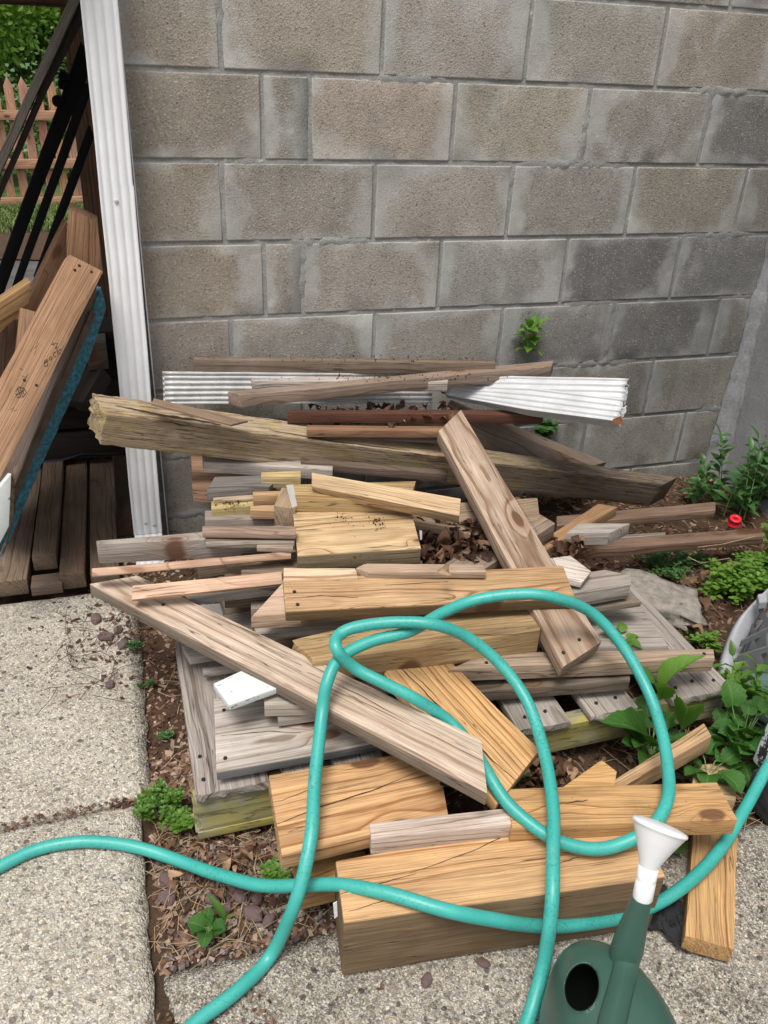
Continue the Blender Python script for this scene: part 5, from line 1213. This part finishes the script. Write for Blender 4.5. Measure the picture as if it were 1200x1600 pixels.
# ---------------- hose ----------------
hp=[(1330,1020,.16),(1262,1105,.14),(1205,1190,.115),(1160,1272,.085),(1115,1340,.070),(1050,1396,.055),(980,1430,.045),(900,1447,.05),(840,1447,.075),(770,1437,.125),(700,1424,.156),(600,1395,.154),(530,1383,.135),(465,1384,.105),(400,1382,.06),(340,1366,.03),(270,1342,.012),(200,1321,.016),(130,1315,.0155),(60,1327,.0155),(0,1355,.0155),(-80,1400,.0155),(-150,1500,.0155),(-120,1680,.0155),(80,1760,.0155),(230,1672,.0155),(305,1598,.0155),(372,1548,.0155),(425,1490,.0155),(462,1410,.132),(484,1315,.20),(492,1220,.23),(502,1120,.275),(512,1065,.325),(532,1028,.35),(580,1003,.365),(640,986,.375),(690,958,.385),(740,938,.395),(810,929,.415),(870,935,.41),(925,958,.36),(970,1005,.31),(1005,1065,.26),(1030,1130,.225),(1044,1195,.205),(1042,1248,.20),(1015,1295,.185),(960,1322,.165),(905,1322,.165),(850,1303,.175),(800,1262,.19),(765,1212,.215),(735,1165,.222),(700,1127,.243),(650,1092,.29),(600,1068,.315),(555,1045,.335),(527,1015,.378),(530,993,.385),(560,979,.395),(620,972,.40),(680,976,.40),(730,995,.36),(780,1035,.31),(818,1088,.27),(843,1150,.24),(858,1220,.22),(865,1290,.205),(862,1380,.19),(858,1440,.15),(850,1500,.09),(835,1560,.05),(815,1620,.03),(770,1720,.0155)]
def catmull(P,k=7):
    out=[]
    for i in range(len(P)-1):
        p0,p1,p2,p3=P[max(i-1,0)],P[i],P[i+1],P[min(i+2,len(P)-1)]
        for j in range(k):
            t=j/k; out.append(.5*((2*p1)+(p2-p0)*t+(2*p0-5*p1+4*p2-p3)*t*t+(3*p1-p0-3*p2+p3)*t*t*t))
    out.append(P[-1]); return out
HP=[atz(u,v,z) for u,v,z in hp]
HPc=[p+Vector((MN.noise(p*9),MN.noise(p*9+Vector((7,0,0))),.35*MN.noise(p*9+Vector((0,7,0)))))*.0035 for p in catmull(HP)]
bm=bmesh.new(); tube(bm,HPc,.0115,.0115,18); o=bobj('garden_hose',bm,HOSE,smooth=True); prop(o,'dirty teal garden hose looping over the woodpile and the slabs','garden hose')
# ---------------- watering can ----------------
WC=atz(948,1640,.12); wc=empty('watering_can',(WC.x,WC.y,-.004),label='dark green plastic watering can with a white rose at the bottom edge',cat='watering can')
w0=wc.location
def wl(v): return Vector(v)-w0
# body: egg-shaped dome, squashed front to back, standing on the slab
def can_body():
    cx,cy=CANC.x-w0.x,CANC.y-w0.y; nu,nv=72,44; V=[];F=[]
    rx,ry,H=CANR
    ax=CAX
    for j in range(nv+1):
        t=j/nv  # 0 top .. 1 bottom
        if t<.55:
            a=t/.55*math.pi/2; rr=math.sin(a)**.66; z=H-(H*.42)*(1-math.cos(a))**1.1
        else: rr=1+.03*math.sin((t-.55)/.45*math.pi)-.06*((t-.55)/.45)**2; z=H*.58*(1-(t-.55)/.45)
        for i in range(nu):
            b=6.28318*i/nu; V.append([cx+ax.x*rr*ry*math.sin(b)+ax.y*rr*rx*math.cos(b),cy+ax.y*rr*ry*math.sin(b)-ax.x*rr*rx*math.cos(b),z])
    for j in range(nv):
        for i in range(nu): F.append((j*nu+i,j*nu+(i+1)%nu,(j+1)*nu+(i+1)%nu,(j+1)*nu+i))
    return V,F
CANC=atz(962,1648,.13); CANC.z=0; CANR=(.086,.150,.235); CAX=Vector((.10,1,0)).normalized()
V,F=can_body()
bm=bmesh.new(); vs=[bm.verts.new(v) for v in V]
for f in F:
    try: bm.faces.new([vs[i] for i in f])
    except ValueError: pass
bmesh.ops.remove_doubles(bm,verts=bm.verts,dist=.0004)
bmesh.ops.recalc_face_normals(bm,faces=bm.faces)
# filling hole seen at (909,1543)
def px(P):
    q=CM.to_3x3().transposed()@(Vector(P)-CP); return 600+1300*q.x/-q.z,800-1300*q.y/-q.z
HC=(909,1543); HA=(29,41)
def inside(p,k=1.0):
    u,v=px(p+w0); a=R(8); du,dv=u-HC[0],v-HC[1]; du,dv=du*math.cos(a)+dv*math.sin(a),-du*math.sin(a)+dv*math.cos(a)
    return math.sqrt((du/HA[0])**2+(dv/HA[1])**2)
bmesh.ops.subdivide_edges(bm,edges=[e for e in bm.edges if inside((e.verts[0].co+e.verts[1].co)/2)<2.2 and e.verts[0].co.z>.1],cuts=2,use_grid_fill=True)
bmesh.ops.delete(bm,geom=[f for f in bm.faces if inside(f.calc_center_median())<1 and f.normal.dot(CP-w0-f.calc_center_median())>0 and f.calc_center_median().z>.08],context='FACES')
be=[e for e in bm.edges if e.is_boundary and e.verts[0].co.z>.05]; bv={v for e in be for v in e.verts}
HOLE0=sum((v.co for v in bv),Vector())/len(bv)
for v in bv:   # settle the rim on a clean oval
    k=inside(v.co); 
    c=HOLE0; v.co=c+(v.co-c)*(1/k if k>.3 else 1)
nd=(CP-w0-HOLE0).normalized()
r1=bmesh.ops.extrude_edge_only(bm,edges=be); nv1=[g for g in r1['geom'] if isinstance(g,bmesh.types.BMVert)]
for v in nv1: v.co+=nd*.004+(v.co-HOLE0)*-.03
e2=[g for g in r1['geom'] if isinstance(g,bmesh.types.BMEdge)]; r2=bmesh.ops.extrude_edge_only(bm,edges=[e for e in e2 if e.verts[0] in nv1 and e.verts[1] in nv1])
for v in [g for g in r2['geom'] if isinstance(g,bmesh.types.BMVert)]: v.co+=-nd*.02+(HOLE0-v.co)*.10
bmesh.ops.recalc_face_normals(bm,faces=bm.faces)
o=bobj('body',bm,CAN,wc,smooth=True); sm=o.modifiers.new('t','SOLIDIFY'); sm.thickness=.002; sm.offset=-1
# near-black inner shell: the can's inside shade put into the colour
Vi=[[w*.95 if i<2 else w*.93 for i,w in enumerate(v)] for v in V]; 
cx,cy=CANC.x-w0.x,CANC.y-w0.y
Vi=[[cx+(v[0]-cx)*.93,cy+(v[1]-cy)*.93,v[2]*.86+.003] for v in V]
n_=72; Fi=[f for f in F if (sum(Vi[i][2] for i in f)/4)<.155]
pyobj('inner_wall',Vi,Fi,VOID,wc,smooth=True)
# ridge handle over the dome, running into the spout
def tube_obj(name,P,rs,mat,n=20,flat=1):
    bm=bmesh.new(); P=[Vector(p) for p in P]; prev=None;last=None
    for i,p in enumerate(P):
        T=(P[min(i+1,len(P)-1)]-P[max(i-1,0)]).normalized(); A=T.cross(Vector((0,0,1))).normalized(); B=A.cross(T).normalized(); r=rs[i]
        ring=[bm.verts.new(p+(A*math.cos(6.2832*k/n)*r+B*math.sin(6.2832*k/n)*r*flat)) for k in range(n)]
        if last:
            for k in range(n): bm.faces.new((last[k],last[(k+1)%n],ring[(k+1)%n],ring[k]))
        last=ring
    return bobj(name,bm,mat,wc,smooth=True)
S1=wl(atz(1006,1392,.335)); S0=wl(atz(981,1478,.245)); Sm=wl(atz(984,1500,.20))
tube_obj('spout',[S0.lerp(S1,-.30),S0.lerp(S1,-.08),S0.lerp(S1,.15),S0.lerp(S1,.5),S1],[.0205,.0225,.0212,.0172,.0126],CAN,24,.95)
ridge=[(950,1640,.236),(956,1600,.234),(966,1560,.231),(977,1515,.228),(984,1486,.236)]
RP=catmull([wl(atz(*p)) for p in ridge]); tube_obj('handle_ridge',RP,[.0185-.002*i/len(RP) for i in range(len(RP))],CAN,20,.75)
hl=[wl(atz(950,1640,.246)),wl(atz(948,1680,.24)),wl(atz(950,1740,.20)),wl(atz(950,1800,.12))]; RP=catmull(hl); tube_obj('rear_handle',RP,[.0175]*len(RP),CAN,20,.75)
# rose (sprinkler head)
T0=wl(atz(1006,1392,.335)); T1=wl(atz(1014,1352,.372)); T2=wl(atz(1030,1296,.424))
ax=(T2-T0).normalized(); ax=(ax+Vector((.15,.0,.35))).normalized(); 
def lathe_dir(name,base,ax,prof,mat,n=40):
    A=ax.orthogonal().normalized();B=ax.cross(A);V=[];F=[]
    for (r_,z_) in prof:
        for k in range(n): a=6.28318*k/n; V.append(base+ax*z_+(A*math.cos(a)+B*math.sin(a))*r_)
    for i in range(len(prof)-1):
        for k in range(n): F.append((i*n+k,i*n+(k+1)%n,(i+1)*n+(k+1)%n,(i+1)*n+k))
    F.append(tuple(range((len(prof)-1)*n,len(prof)*n)))
    return pyobj(name,V,F,mat,wc,smooth=True)
a1=(T1-T0).normalized(); LR=(T1-T0).length
o=lathe_dir('rose_collar',T0,a1,[(.0128,-.012),(.0138,-.010),(.0137,LR*.42),(.0134,LR*.435),(.0136,LR*.45),(.0136,LR)],ROSE)
D=(T2-T1); vv=(CP-w0-T2).normalized(); axc=D.normalized(); axc=(axc-vv*axc.dot(vv)).normalized(); axc=(axc+vv*.10).normalized()
# cone that bends toward the face
V=[];F=[];n=44;K=14
for i in range(K+1):
    t=i/K; c=T1.lerp(T2,t); aa=(a1.lerp(axc,min(1,t*1.1))).normalized(); r_=.0135+(.036-.0135)*(t**1.15) if t<1 else .036
    A=aa.cross(Vector((0,1,.2))).normalized(); B=aa.cross(A)
    for k in range(n): a=6.28318*k/n; V.append(c+(A*math.cos(a)+B*math.sin(a))*r_)
A=axc.cross(Vector((0,1,.2))).normalized(); B=axc.cross(A)
for (r_,z_) in [(.0378,.001),(.0378,.004),(.036,.0055),(.028,.0075),(.014,.009),(.002,.0095)]:
    for k in range(n): a=6.28318*k/n; V.append(T2+axc*z_+(A*math.cos(a)+B*math.sin(a))*r_)
for i in range(K+6):
    for k in range(n): F.append((i*n+k,i*n+(k+1)%n,(i+1)*n+(k+1)%n,(i+1)*n+k))
o=pyobj('rose',V,F,ROSE,wc,smooth=True)
